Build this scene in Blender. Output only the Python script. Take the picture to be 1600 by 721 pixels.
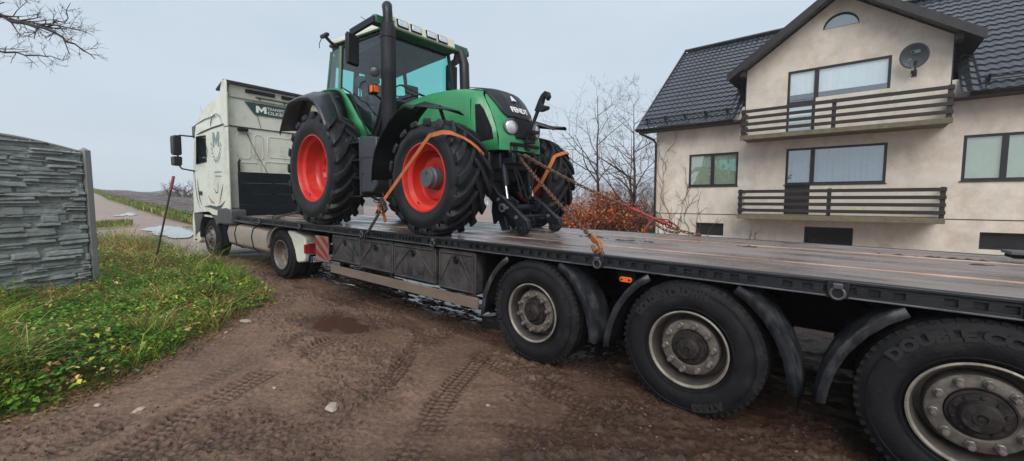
import bpy, math, random
import numpy as np
from mathutils import Vector, Matrix, noise

for o in list(bpy.data.objects):
    bpy.data.objects.remove(o)
random.seed(7)
RNG = np.random.default_rng(11)
S = bpy.context.scene
COL = S.collection
R = math.radians

# ------------------------------------------------------------------ camera
cd = bpy.data.cameras.new('camera')
cam = bpy.data.objects.new('camera', cd)
COL.objects.link(cam)
cam.location = (0, 0, 1.69)
cd.sensor_width = 36.0
cd.lens = 647.0 / 1600.0 * 36.0
cd.clip_start = 0.05
cd.clip_end = 3000
cam.rotation_euler = (R(90 - 4.285), 0, R(90 - 49.7))
S.camera = cam

# ------------------------------------------------------------------ sky and sun
w = bpy.data.worlds.new('World')
S.world = w
w.use_nodes = True
nt = w.node_tree
nt.nodes.clear()
wo = nt.nodes.new('ShaderNodeOutputWorld')
bg = nt.nodes.new('ShaderNodeBackground')
sky = nt.nodes.new('ShaderNodeTexSky')
sky.sky_type = 'NISHITA'
sky.sun_disc = False
SUN_EL, SUN_AZ = 44, 200
sky.sun_elevation = R(SUN_EL)
sky.sun_rotation = R(SUN_AZ)
sky.dust_density = 5
sky.air_density = 1.0
cm = nt.nodes.new('ShaderNodeMix'); cm.data_type = 'RGBA'; cm.inputs[0].default_value = 0.93
# thick even cloud layer: pale grey with soft large-scale structure
tc = nt.nodes.new('ShaderNodeTexCoord')
mp = nt.nodes.new('ShaderNodeMapping'); mp.inputs['Scale'].default_value = (1.2, 1.2, 4.0)
cn = nt.nodes.new('ShaderNodeTexNoise'); cn.inputs['Scale'].default_value = 1.6; cn.inputs['Detail'].default_value = 5
cr = nt.nodes.new('ShaderNodeValToRGB')
cr.color_ramp.elements[0].position = 0.3; cr.color_ramp.elements[0].color = (3.02, 3.52, 4.05, 1)
cr.color_ramp.elements[1].position = 0.72; cr.color_ramp.elements[1].color = (3.45, 3.90, 4.35, 1)
nt.links.new(tc.outputs['Generated'], mp.inputs[0]); nt.links.new(mp.outputs[0], cn.inputs[0])
nt.links.new(cn.outputs[0], cr.inputs[0])
nt.links.new(sky.outputs[0], cm.inputs[6]); nt.links.new(cr.outputs[0], cm.inputs[7])
nt.links.new(cm.outputs[2], bg.inputs[0]); bg.inputs[1].default_value = 0.10
nt.links.new(bg.outputs[0], wo.inputs[0])
sl = bpy.data.lights.new('sun', 'SUN'); sl.energy = 1.5; sl.angle = R(48); sl.color = (1, 0.965, 0.92)
so = bpy.data.objects.new('sun', sl); COL.objects.link(so)
# light comes softly from behind and to the right of the camera
d = Vector((0.58, -0.82, 0)).normalized() * math.cos(R(SUN_EL)) + Vector((0, 0, math.sin(R(SUN_EL))))
so.rotation_euler = d.to_track_quat('Z', 'Y').to_euler()
so.location = d * 60
sky.sun_rotation = math.atan2(d.x, d.y)
S.view_settings.view_transform = 'Standard'
S.view_settings.look = 'None'
S.view_settings.exposure = 1.0
S.view_settings.gamma = 1.0
S.view_settings.use_curve_mapping = False

# ------------------------------------------------------------------ helpers
def tag(o, label=None, cat=None, group=None, kind=None):
    if label: o['label'] = label
    if cat: o['category'] = cat
    if group: o['group'] = group
    if kind: o['kind'] = kind
    return o

def thing(name, label, cat, loc=(0, 0, 0), rot=(0, 0, 0), group=None):
    o = bpy.data.objects.new(name, None); COL.objects.link(o)
    o.empty_display_size = 0.2
    o.location = loc; o.rotation_euler = rot
    return tag(o, label, cat, group)

def kids(o): return [c for c in bpy.data.objects if c.parent == o]

def copy_tree(o, parent=None):
    c = o.copy(); COL.objects.link(c)
    if parent is not None: c.parent = parent
    for k in kids(o): copy_tree(k, c)
    return c

def link_mesh(name, me, mat, parent=None, smooth=35, bevel=0.0, seg=2, solid=0.0):
    if not isinstance(mat, (list, tuple)): mat = [mat]
    for m in mat: me.materials.append(m)
    if smooth:
        me.shade_smooth(); me.set_sharp_from_angle(angle=R(smooth))
    o = bpy.data.objects.new(name, me); COL.objects.link(o)
    if parent is not None: o.parent = parent
    if solid:
        s = o.modifiers.new('s', 'SOLIDIFY'); s.thickness = solid; s.offset = 0
    if bevel:
        b = o.modifiers.new('b', 'BEVEL'); b.width = bevel; b.segments = seg; b.limit_method = 'ANGLE'; b.angle_limit = R(38)
        b.harden_normals = False
    return o

class MB:
    """collects shapes into one mesh"""
    def __init__(s): s.v = []; s.f = []
    def raw(s, v, f):
        n = len(s.v); s.v += [tuple(p) for p in v]; s.f += [tuple(i + n for i in q) for q in f]; return s
    def box(s, x0, x1, y0, y1, z0, z1, M=None):
        v = [Vector(p) for p in ((x0, y0, z0), (x1, y0, z0), (x1, y1, z0), (x0, y1, z0), (x0, y0, z1), (x1, y0, z1), (x1, y1, z1), (x0, y1, z1))]
        if M is not None: v = [M @ p for p in v]
        return s.raw(v, [(0, 3, 2, 1), (4, 5, 6, 7), (0, 1, 5, 4), (1, 2, 6, 5), (2, 3, 7, 6), (3, 0, 4, 7)])
    def bar(s, a, b, wd, ht, up=(0, 0, 1)):
        a = Vector(a); b = Vector(b); t = (b - a); L = t.length; t.normalize()
        u = Vector(up); sd = t.cross(u)
        if sd.length < 1e-4: sd = t.cross(Vector((0, 1, 0)))
        sd.normalize(); u = sd.cross(t)
        M = Matrix((t, sd, u)).transposed().to_4x4(); M.translation = a
        return s.box(0, L, -wd / 2, wd / 2, -ht / 2, ht / 2, M)
    def tube(s, pts, r, n=8, caps=True, closed=False):
        pts = [Vector(p) for p in pts]; m = len(pts)
        if not hasattr(r, '__len__'): r = [r] * m
        base = len(s.v); prev = None
        for i, p in enumerate(pts):
            if closed: t = pts[(i + 1) % m] - pts[i - 1]
            else: t = pts[min(i + 1, m - 1)] - pts[max(i - 1, 0)]
            if t.length < 1e-9: t = Vector((0, 0, 1))
            t.normalize()
            if prev is None:
                a = Vector((0, 0, 1)) if abs(t.z) < .9 else Vector((1, 0, 0))
                u = t.cross(a).normalized()
            else:
                u = prev - t * prev.dot(t)
                if u.length < 1e-6: u = t.orthogonal()
                u.normalize()
            prev = u; w_ = t.cross(u)
            for k in range(n):
                an = 2 * math.pi * k / n
                s.v.append(tuple(p + (u * math.cos(an) + w_ * math.sin(an)) * r[i]))
        rng = m if closed else m - 1
        for i in range(rng):
            j = (i + 1) % m
            for k in range(n):
                k2 = (k + 1) % n
                s.f.append((base + i * n + k, base + i * n + k2, base + j * n + k2, base + j * n + k))
        if caps and not closed:
            s.f.append(tuple(base + k for k in range(n))[::-1])
            s.f.append(tuple(base + (m - 1) * n + k for k in range(n)))
        return s
    def lathe(s, prof, c=(0, 0, 0), n=48, ax='Y', close=False):
        """prof: list of (radius, along axis)"""
        base = len(s.v); m = len(prof)
        for (r, a) in prof:
            for k in range(n):
                t = 2 * math.pi * k / n
                x, z = r * math.cos(t), r * math.sin(t)
                p = (x, a, z) if ax == 'Y' else ((x, z, a) if ax == 'Z' else (a, x, z))
                s.v.append((p[0] + c[0], p[1] + c[1], p[2] + c[2]))
        rr = m if close else m - 1
        for i in range(rr):
            j = (i + 1) % m
            for k in range(n):
                k2 = (k + 1) % n
                s.f.append((base + i * n + k, base + j * n + k, base + j * n + k2, base + i * n + k2))
        return s
    def prism(s, poly, y0, y1, ax='Y'):
        """polygon in xz extruded along y (or in yz along x, xy along z)"""
        n = len(poly); v = []
        for y in (y0, y1):
            for (a, b) in poly:
                v.append((a, y, b) if ax == 'Y' else ((y, a, b) if ax == 'X' else (a, b, y)))
        f = [tuple(range(n)), tuple(range(2 * n - 1, n - 1, -1))]
        for i in range(n):
            j = (i + 1) % n; f.append((i, i + n, j + n, j))
        return s.raw(v, f)
    def grid(s, G, closed=False):
        a = len(G); b = len(G[0]); base = len(s.v)
        for row in G:
            for p in row: s.v.append(tuple(p))
        for i in range(a - 1):
            for j in range(b - 1 if not closed else b):
                j2 = (j + 1) % b
                s.f.append((base + i * b + j, base + i * b + j2, base + (i + 1) * b + j2, base + (i + 1) * b + j))
        return s
    def build(s, name, mat, parent=None, smooth=35, bevel=0.0, seg=2, solid=0.0, fix=True):
        me = bpy.data.meshes.new(name); me.from_pydata(s.v, [], s.f); me.update()
        if fix:
            import bmesh
            bm = bmesh.new(); bm.from_mesh(me); bmesh.ops.recalc_face_normals(bm, faces=bm.faces); bm.to_mesh(me); bm.free()
        return link_mesh(name, me, mat, parent, smooth, bevel, seg, solid)

def np_mesh(name, V, F, mat, parent=None, smooth=0, attr=None):
    """fast mesh from numpy arrays; F is (n,3) or (n,4)"""
    me = bpy.data.meshes.new(name)
    k = F.shape[1]
    me.vertices.add(len(V)); me.vertices.foreach_set('co', V.astype(np.float32).ravel())
    me.loops.add(F.size); me.loops.foreach_set('vertex_index', F.astype(np.int32).ravel())
    me.polygons.add(len(F)); me.polygons.foreach_set('loop_start', np.arange(0, F.size, k, dtype=np.int32))
    me.update(calc_edges=True)
    if attr is not None:
        for an, val in attr.items():
            if val.ndim == 1:
                a = me.attributes.new(an, 'FLOAT', 'POINT'); a.data.foreach_set('value', val.astype(np.float32))
            else:
                a = me.attributes.new(an, 'FLOAT_COLOR', 'POINT')
                c = np.ones((len(V), 4), np.float32); c[:, :3] = val; a.data.foreach_set('color', c.ravel())
    if smooth: me.shade_smooth()
    me.materials.append(mat)
    o = bpy.data.objects.new(name, me); COL.objects.link(o)
    if parent is not None: o.parent = parent
    return o

def text_mesh(txt, size, ext=0.002, off=0.0, align='LEFT', squash=1.0):
    c = bpy.data.curves.new('t', 'FONT'); c.body = txt; c.size = size; c.extrude = ext; c.offset = off
    c.align_x = align; c.resolution_u = 3
    o = bpy.data.objects.new('t', c); COL.objects.link(o)
    dg = bpy.context.evaluated_depsgraph_get(); dg.update()
    me = bpy.data.meshes.new_from_object(o.evaluated_get(dg))
    bpy.data.objects.remove(o); bpy.data.curves.remove(c)
    V = np.array([v.co[:] for v in me.vertices]) if len(me.vertices) else np.zeros((0, 3))
    F = [tuple(p.vertices) for p in me.polygons]
    bpy.data.meshes.remove(me)
    V[:, 0] *= squash
    return V, F

# ------------------------------------------------------------------ materials
def mat(name, col, rough=.5, metal=0., var=.12, scale=6., bump=0., bscale=60., dirt=None, damt=.5, dscale=3., spec=.5, coat=0., rvar=.15, stretch=(1, 1, 1)):
    m = bpy.data.materials.new(name); m.use_nodes = True
    n = m.node_tree; b = n.nodes['Principled BSDF']; L = n.links.new
    tc = n.nodes.new('ShaderNodeTexCoord'); mp = n.nodes.new('ShaderNodeMapping'); mp.inputs['Scale'].default_value = stretch
    L(tc.outputs['Object'], mp.inputs[0])
    nz = n.nodes.new('ShaderNodeTexNoise'); nz.inputs['Scale'].default_value = scale; nz.inputs['Detail'].default_value = 6; nz.inputs['Roughness'].default_value = .65
    L(mp.outputs[0], nz.inputs[0])
    rp = n.nodes.new('ShaderNodeValToRGB')
    rp.color_ramp.elements[0].position = .3; rp.color_ramp.elements[1].position = .7
    rp.color_ramp.elements[0].color = tuple(c * (1 - var) for c in col) + (1,)
    rp.color_ramp.elements[1].color = tuple(min(1, c * (1 + var)) for c in col) + (1,)
    L(nz.outputs[0], rp.inputs[0])
    out = rp.outputs[0]
    ro = n.nodes.new('ShaderNodeMapRange'); ro.inputs[1].default_value = .3; ro.inputs[2].default_value = .7
    ro.inputs[3].default_value = max(0.02, rough - rvar); ro.inputs[4].default_value = min(1, rough + rvar)
    L(nz.outputs[0], ro.inputs[0]); rout = ro.outputs[0]
    if dirt:
        n2 = n.nodes.new('ShaderNodeTexNoise'); n2.inputs['Scale'].default_value = dscale; n2.inputs['Detail'].default_value = 9; n2.inputs['Roughness'].default_value = .75
        L(mp.outputs[0], n2.inputs[0])
        r2 = n.nodes.new('ShaderNodeMapRange'); r2.inputs[1].default_value = .62 - damt * .4; r2.inputs[2].default_value = .9 - damt * .35
        r2.clamp = True
        L(n2.outputs[0], r2.inputs[0])
        mx = n.nodes.new('ShaderNodeMix'); mx.data_type = 'RGBA'
        L(r2.outputs[0], mx.inputs[0]); L(out, mx.inputs[6]); mx.inputs[7].default_value = tuple(dirt) + (1,)
        out = mx.outputs[2]
        m2 = n.nodes.new('ShaderNodeMix'); m2.data_type = 'FLOAT'
        L(r2.outputs[0], m2.inputs[0]); L(rout, m2.inputs[2]); m2.inputs[3].default_value = .8
        rout = m2.outputs[0]
    L(out, b.inputs['Base Color']); L(rout, b.inputs['Roughness'])
    b.inputs['Metallic'].default_value = metal
    b.inputs['Specular IOR Level'].default_value = spec
    b.inputs['Coat Weight'].default_value = coat
    b.inputs['Coat Roughness'].default_value = .08
    if bump:
        nb = n.nodes.new('ShaderNodeTexNoise'); nb.inputs['Scale'].default_value = bscale; nb.inputs['Detail'].default_value = 5
        L(mp.outputs[0], nb.inputs[0])
        bp = n.nodes.new('ShaderNodeBump'); bp.inputs['Strength'].default_value = bump; bp.inputs['Distance'].default_value = .01
        L(nb.outputs[0], bp.inputs['Height']); L(bp.outputs[0], b.inputs['Normal'])
    return m

MUD = (.16, .105, .075)
DUST = (.15, .125, .105)
M = {}
M['tyre'] = mat('truck_rubber', (.0085, .0088, .0108), .7, var=.35, scale=14, bump=.3, bscale=90, dirt=(.035, .032, .031), damt=.26, dscale=5, spec=.22)
M['tyre_text'] = mat('raised_rubber', (.0105, .0105, .0115), .65, var=.2, scale=30)
M['ag_tyre'] = mat('farm_rubber', (.0085, .0092, .012), .55, var=.25, scale=9, bump=.2, bscale=70, dirt=(.035, .034, .035), damt=.2, dscale=4, spec=.3)
M['red'] = mat('red_rim_paint', (.50, .020, .012), .42, var=.15, scale=4, dirt=(.24, .05, .035), damt=.28, dscale=5, coat=.1)
M['green'] = mat('green_paint', (.028, .225, .085), .36, var=.10, scale=3, dirt=(.075, .15, .075), damt=.28, dscale=4, coat=.18)
M['dkgreen'] = mat('dark_green_paint', (.02, .11, .05), .35, var=.1, scale=3)
M['cream'] = mat('cream_roof_plastic', (.58, .58, .47), .42, var=.06, scale=3, dirt=(.3, .29, .24), damt=.15)
M['blackp'] = mat('black_plastic', (.010, .011, .014), .45, var=.15, scale=6, dirt=(.03, .03, .033), damt=.15, spec=.35)
M['greyp'] = mat('grey_fender_plastic', (.030, .034, .043), .4, var=.12, scale=5, dirt=(.09, .09, .1), damt=.15)
M['iron'] = mat('dark_cast_iron', (.008, .011, .017), .42, .1, var=.25, scale=8, bump=.15, dirt=(.04, .035, .03), damt=.18, spec=.35)
M['hubgrey'] = mat('grey_hub_paint', (.085, .088, .1), .45, var=.12)
M['shield'] = None
M['steel'] = mat('bright_rod_steel', (.6, .6, .62), .2, .9, var=.08)
M['rustchain'] = mat('rusty_chain_steel', (.11, .06, .042), .5, .45, var=.5, scale=25, dirt=(.32, .14, .07), damt=.35, dscale=12)
M['redsteel'] = mat('red_binder_paint', (.24, .018, .014), .45, .1, var=.3, scale=14, dirt=(.1, .03, .02), damt=.35, dscale=10)
M['hook'] = mat('orange_hook_paint', (.30, .10, .022), .45, .1, var=.3, scale=14, dirt=(.15, .06, .03), damt=.3, dscale=12)
M['strap'] = mat('orange_webbing', (.42, .115, .028), .75, var=.35, scale=18, dirt=(.25, .09, .04), damt=.3, bump=.3, bscale=250)
M['chassis'] = mat('black_chassis_steel', (.002, .002, .003), .7, .0, var=.3, scale=6, bump=.12, dirt=(.010, .009, .009), damt=.25, spec=.12)
M['rail'] = mat('worn_rail_paint', (.0065, .008, .012), .5, .05, var=.35, scale=9, bump=.2, dirt=(.035, .034, .036), damt=.22, dscale=7, stretch=(.4, 1, 3))
M['flange'] = mat('scuffed_flange', (.09, .09, .10), .45, .4, var=.45, scale=16, dirt=(.05, .045, .042), damt=.35, dscale=9, stretch=(.5, 1, 1))
M['mudguard'] = mat('scratched_mudguard', (.012, .0135, .018), .5, var=.3, scale=12, bump=.2, bscale=50, dirt=(.085, .085, .09), damt=.36, dscale=8, stretch=(1, 1, .5))
M['toolbox'] = mat('dirty_toolbox_plastic', (.014, .013, .016), .6, var=.3, scale=8, bump=.3, bscale=70, dirt=(.075, .064, .062), damt=.58, dscale=4)
M['board'] = mat('muddy_guard_board', (.15, .115, .09), .65, var=.2, scale=4, dirt=(.13, .09, .07), damt=.4, stretch=(.4, 1, 1))
M['rimsteel'] = mat('dirty_silver_rim', (.17, .152, .132), .42, .25, var=.28, scale=12, bump=.15, dirt=(.06, .045, .036), damt=.55, dscale=9)
M['rimedge'] = mat('rim_edge', (.26, .235, .2), .4, .2, var=.25, scale=12, dirt=(.10, .078, .06), damt=.5, dscale=7)
M['hubdark'] = mat('oily_hub', (.018, .015, .015), .55, .1, var=.3, scale=20, bump=.2, dirt=(.055, .043, .038), damt=.4, dscale=14, spec=.25)
M['barrel'] = mat('rim_barrel', (.05, .043, .038), .6, .1, var=.3, scale=10, dirt=(.02, .016, .014), damt=.4)
M['nut'] = mat('wheel_nut_caps', (.17, .15, .142), .38, .45, var=.3, scale=30, dirt=(.14, .1, .08), damt=.35, dscale=22)
M['white'] = mat('cream_cab_paint', (.60, .62, .53), .32, var=.05, scale=2, dirt=(.38, .36, .29), damt=.34, dscale=2.6, coat=.35)
M['cabgrey'] = mat('grey_cab_trim', (.055, .058, .062), .5, var=.12)
M['tank'] = mat('muddy_tank', (.27, .235, .20), .5, .05, var=.12, scale=3, dirt=(.23, .18, .14), damt=.45, dscale=2.5)
M['decal_green'] = mat('dark_green_decal', (.012, .06, .05), .4, var=.1)
M['decal_grey'] = mat('grey_green_decal', (.16, .22, .21), .4, var=.1)
M['decal_white'] = mat('white_letter', (.8, .8, .78), .4, var=.03)
M['navy'] = mat('headboard_paint', (.0035, .006, .009), .6, .0, var=.4, scale=7, bump=.15, dirt=(.016, .02, .024), damt=.25, spec=.2)
M['lamp_red'] = mat('red_lens', (.30, .012, .02), .12, var=.1)
M['lamp_orange'] = mat('orange_lens', (.75, .13, .02), .25, var=.1)
M['plate'] = mat('number_plate', (.55, .55, .52), .4, var=.06, dirt=(.2, .17, .14), damt=.3)
M['redstripe'] = mat('red_reflective', (.24, .012, .014), .4, var=.1, dirt=(.2, .06, .05), damt=.3)
M['whitestripe'] = mat('white_reflective', (.16, .14, .125), .4, var=.1, dirt=(.3, .22, .17), damt=.35)
M['seat'] = mat('dark_seat_fabric', (.03, .04, .045), .8, var=.2)
M['vent'] = mat('vent_black', (.006, .0065, .008), .5, var=.2, spec=.3)
M['lens'] = mat('headlamp_lens', (.62, .66, .70), .06, .55, var=.25, scale=40)
M['logo'] = mat('cast_logo_white', (.72, .72, .72), .3, .2, var=.05)
M['rust'] = mat('rusty_rod', (.045, .025, .022), .7, .3, var=.4, scale=20)
M['rodtip'] = mat('faded_red_tip', (.25, .05, .045), .6, var=.3, scale=25)
M['chock'] = mat('black_rubber_chock', (.012, .012, .014), .4, var=.2)
M['stone'] = mat('field_stone', (.33, .27, .23), .7, var=.3, scale=18, bump=.4)
M['clod'] = mat('wet_mud_clod', (.025, .017, .014), .35, var=.3, scale=20, bump=.4)

def glass_mat(name, tint, ior=1.45, rough=.02, refl=.12):
    m = bpy.data.materials.new(name); m.use_nodes = True; n = m.node_tree; n.nodes.clear(); L = n.links.new
    o = n.nodes.new('ShaderNodeOutputMaterial'); t = n.nodes.new('ShaderNodeBsdfTransparent'); t.inputs[0].default_value = tint + (1,)
    g = n.nodes.new('ShaderNodeBsdfGlossy'); g.inputs['Roughness'].default_value = rough; g.inputs[0].default_value = (.9, .95, .97, 1)
    # Schlick reflectance from the angle to the pane, the same on both faces
    ge = n.nodes.new('ShaderNodeNewGeometry'); dt = n.nodes.new('ShaderNodeVectorMath'); dt.operation = 'DOT_PRODUCT'; L(ge.outputs['Incoming'], dt.inputs[0]); L(ge.outputs['Normal'], dt.inputs[1])
    ab = n.nodes.new('ShaderNodeMath'); ab.operation = 'ABSOLUTE'; L(dt.outputs['Value'], ab.inputs[0]); om = n.nodes.new('ShaderNodeMath'); om.operation = 'SUBTRACT'; om.inputs[0].default_value = 1; L(ab.outputs[0], om.inputs[1])
    f = n.nodes.new('ShaderNodeMath'); f.operation = 'POWER'; L(om.outputs[0], f.inputs[0]); f.inputs[1].default_value = 5
    a = n.nodes.new('ShaderNodeMath'); a.operation = 'MULTIPLY_ADD'; a.inputs[1].default_value = .9; a.inputs[2].default_value = .04 + refl; a.use_clamp = True
    mx = n.nodes.new('ShaderNodeMixShader'); L(f.outputs[0], a.inputs[0]); L(a.outputs[0], mx.inputs[0]); L(t.outputs[0], mx.inputs[1]); L(g.outputs[0], mx.inputs[2]); L(mx.outputs[0], o.inputs[0])
    return m
M['cabglass'] = glass_mat('green_tinted_cab_glass', (.48, .86, .81), refl=.03)
M['truckglass'] = glass_mat('green_tinted_truck_glass', (.5, .8, .76), refl=.06)
# ------------------------------------------------------------------ terrain
def sstep(a, b, x):
    t = np.clip((x - a) / (b - a), 0, 1); return t * t * (3 - 2 * t)

AZ = np.array([-180, -40, -20, 5, 9, 14, 25, 45, 70, 180.])
SL = np.array([0, .0, .031, .033, .027, .0185, .004, -.013, 0, 0])
def terr(x, y):
    r = np.hypot(x, y); a = np.degrees(np.arctan2(y, -x))
    s = np.interp(a, AZ, SL)
    near = .10 * sstep(8, 13, r) * (1 - sstep(22, 34, a)) * (1 - sstep(20, 40, -a))
    rr = np.minimum(np.maximum(r - 7, 0), 98)
    h = s * rr + near
    return h - np.maximum(r - 108, 0) * .05 * (1 - sstep(28, 45, np.abs(a)))

VERGE = np.array([(-4.35, -2.5), (-4.75, -.6), (-4.98, .25), (-5.75, 1.02), (-6.55, 1.75), (-7.25, 2.5), (-9.2, 2.85), (-13, 2.45), (-16.6, 2.7), (-17.8, 1.2), (-17.5, -3.5), (-9, -6), (-4.6, -6)])
def seg_dist(x, y, P, closed=True):
    """distance to a polyline, arclength and signed side"""
    best = np.full(x.shape, 1e9); sb = np.zeros(x.shape); side = np.zeros(x.shape); acc = 0
    n = len(P); rng = range(n if closed else n - 1)
    for i in rng:
        a = P[i]; b = P[(i + 1) % n]; d = b - a; L = math.hypot(*d); d = d / L
        t = (x - a[0]) * d[0] + (y - a[1]) * d[1]; tc_ = np.clip(t, 0, L)
        dx = x - a[0] - d[0] * tc_; dy = y - a[1] - d[1] * tc_; dd = np.hypot(dx, dy)
        m = dd < best; best = np.where(m, dd, best); sb = np.where(m, acc + t if not closed else acc + tc_, sb)
        side = np.where(m, (x - a[0]) * d[1] - (y - a[1]) * d[0], side); acc += L
    return best, sb, side
def inside(x, y, P):
    c = np.zeros(x.shape, bool); n = len(P)
    for i in range(n):
        a = P[i]; b = P[(i + 1) % n]
        cond = ((a[1] > y) != (b[1] > y))
        xi = (b[0] - a[0]) * (y - a[1]) / (b[1] - a[1] + 1e-12) + a[0]
        c ^= cond & (x < xi)
    return c
def vsd(x, y):
    d, _, _ = seg_dist(x, y, VERGE); return np.where(inside(x, y, VERGE), d, -d)

_p = RNG.permutation(512)
_g = RNG.standard_normal((512, 2)); _g /= np.linalg.norm(_g, axis=1)[:, None]
def pnoise(x, y):
    xi = np.floor(x).astype(int); yi = np.floor(y).astype(int); xf = x - xi; yf = y - yi
    def g(ix, iy, dx, dy):
        h = _g[_p[(_p[ix % 512] + iy) % 512]]; return h[..., 0] * dx + h[..., 1] * dy
    u = xf * xf * xf * (xf * (xf * 6 - 15) + 10); v = yf * yf * yf * (yf * (yf * 6 - 15) + 10)
    a = g(xi, yi, xf, yf); b = g(xi + 1, yi, xf - 1, yf); c = g(xi, yi + 1, xf, yf - 1); e = g(xi + 1, yi + 1, xf - 1, yf - 1)
    return (a * (1 - u) + b * u) * (1 - v) + (c * (1 - u) + e * u) * v
def fbm(x, y, o=4, rough=.5):
    s = 0; a = 1; f = 1
    for _ in range(o): s = s + a * pnoise(x * f + 7.1 * f, y * f + 3.3); a *= rough; f *= 2.03
    return s

TRK = [(np.array([(-5.6, 3.2), (-4.95, 2.74), (-4.76, 2.44), (-4.46, 1.67), (-4.11, 1.06), (-3.81, .62), (-3.5, .1), (-3.2, -.4)]), .15, .024, 1.9),
       (np.array([(-4.45, 3.3), (-4.05, 3.05), (-3.55, 2.5), (-3.31, 2.21), (-2.99, 1.69), (-2.5, .8)]), .10, .011, .8),
       (np.array([(-3.3, 3.5), (-3.12, 3.24), (-2.65, 2.27), (-2.39, 1.86), (-2.0, 1.2)]), .13, .014, 1.0),
       (np.array([(-9.5, 3.42), (-8.6, 3.38), (-6.0, 3.36), (-3.6, 3.22), (-2.25, 2.98), (-1.18, 2.9), (.6, 2.95), (3, 3.0)]), .17, .010, .9),
       (np.array([(-10, 3.72), (-6, 3.74), (-3.4, 3.62), (0, 3.55), (3, 3.5)]), .2, .018, .7),
       (np.array([(-5.95, 3.0), (-5.25, 2.4), (-4.95, 1.7), (-4.6, 1.1), (-4.3, .6), (-4.0, .1)]), .10, .012, .75),
       (np.array([(-1.7, 3.1), (-1.6, 2.6), (-1.2, 2.3), (-.4, 2.35)]), .12, .009, .8),
       (np.array([(-3.9, -.3), (-3.1, 1.2), (-1.9, 2.2), (-.9, 2.75)]), .12, .007, .8)]
def mud(x, y):
    """micro relief of the driven-over track; returns height, wetness"""
    big = fbm(x * .55, y * .7, 3) * .045
    u = x * .74 + y * .67; v = -x * .67 + y * .74          # direction of most passes
    med = fbm(u * 1.8, v * 3.6, 3, .5) * .012
    # torn, flaky patches: plates with sharp dark breaks running along the passes
    zone = sstep(-.12, .20, fbm(x * .8 + 9, y * .95, 2) + .10 * sstep(-3.6, -1.2, x))
    wv = fbm(u * 3.5 + 8, v * 8, 4, .62)
    brk = np.exp(-(np.abs(wv - .10) / .022) ** 2) + .8 * np.exp(-(np.abs(wv + .16) / .016) ** 2)
    step_ = sstep(.08, .12, wv) * .015 + sstep(-.19, -.15, wv) * .010
    grit = np.maximum(fbm(x * 17, y * 19, 3, .6) - .10, 0) * .045
    h = big + med + zone * (step_ - brk * .026) + grit * (.4 + .9 * zone) + fbm(x * 30, y * 30, 2) * .0022
    wet = .30 - big * 7 - med * 10 + zone * brk * .9 + .22 * zone
    for P, hw, dep, k in TRK:
        d, s, side = seg_dist(x, y, P, closed=False)
        sg = np.sign(side) * d
        wob = fbm(x * 1.3 + 4, y * 1.3, 2)
        m = 1 - sstep(hw * .88, hw * 1.0, d)
        fade = np.clip((.80 + wob * 2.2) * k, .0, 1) * min(k, 1)
        zig = np.abs(((sg / hw * 1.5) % 1.0) - .5) * .055
        ph = ((s + zig + fbm(x * 5, y * 5, 2) * .006) / .062) % 1.0
        cut = sstep(.0, .10, ph) * (1 - sstep(.34, .46, ph))
        ribs = np.exp(-((np.abs(sg) - hw * .52) / .010) ** 2) * .8 + np.exp(-(sg / .010) ** 2) * .5
        g = np.clip(cut + ribs, 0, 1)
        h = h * (1 - .75 * m * fade) + m * fade * (-dep * .55 - dep * .9 * g)
        h += np.exp(-((d - hw * 1.16) / .030) ** 2) * dep * .7 * fade
        wet = wet * (1 - .5 * m * fade) + m * fade * (.12 + .85 * g)
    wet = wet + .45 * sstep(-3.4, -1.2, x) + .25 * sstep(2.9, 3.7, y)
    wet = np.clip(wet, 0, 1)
    # soaked, rutted strip under the trailer, with its shade put into the dark tone
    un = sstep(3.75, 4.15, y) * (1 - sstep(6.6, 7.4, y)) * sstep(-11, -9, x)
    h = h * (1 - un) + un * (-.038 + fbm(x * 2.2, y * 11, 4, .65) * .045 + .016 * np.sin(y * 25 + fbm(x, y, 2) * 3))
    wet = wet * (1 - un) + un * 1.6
    # brown pothole puddle bed
    e = ((x + 5.4) / .75) ** 2 + ((y - 2.70) / .34) ** 2 + fbm(x * 3, y * 3, 2) * .55
    q_ = np.exp(-np.maximum(e, 0) ** 1.5 * .8); h = h * (1 - .8 * q_) - .045 * q_; wet = np.clip(wet, 0, 1.6) + .5 * q_
    vs = vsd(x, y) + fbm(x * 2.4, y * 2.4, 3) * .16
    edge = sstep(-.25, .25, vs)
    h = h * (1 - .6 * edge) + .15 * sstep(-.05, .7, vs) + np.maximum(fbm(x * 6, y * 6, 3), 0) * .05 * (sstep(-.5, -.1, vs) * (1 - sstep(0, .3, vs)))
    wet = wet * (1 - edge)
    return h, wet

XN, XF, YN, YF = -13.0, 7.0, -5.5, 8.0
def gz(x, y):
    """ground surface height"""
    x = np.asarray(x, float); y = np.asarray(y, float)
    ins = sstep(0, .8, x - XN) * sstep(0, .8, XF - x) * sstep(0, .6, y - YN) * sstep(0, .8, YF - y)
    m, _ = mud(x, y)
    return terr(x, y) + m * ins + .012 * ins

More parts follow.
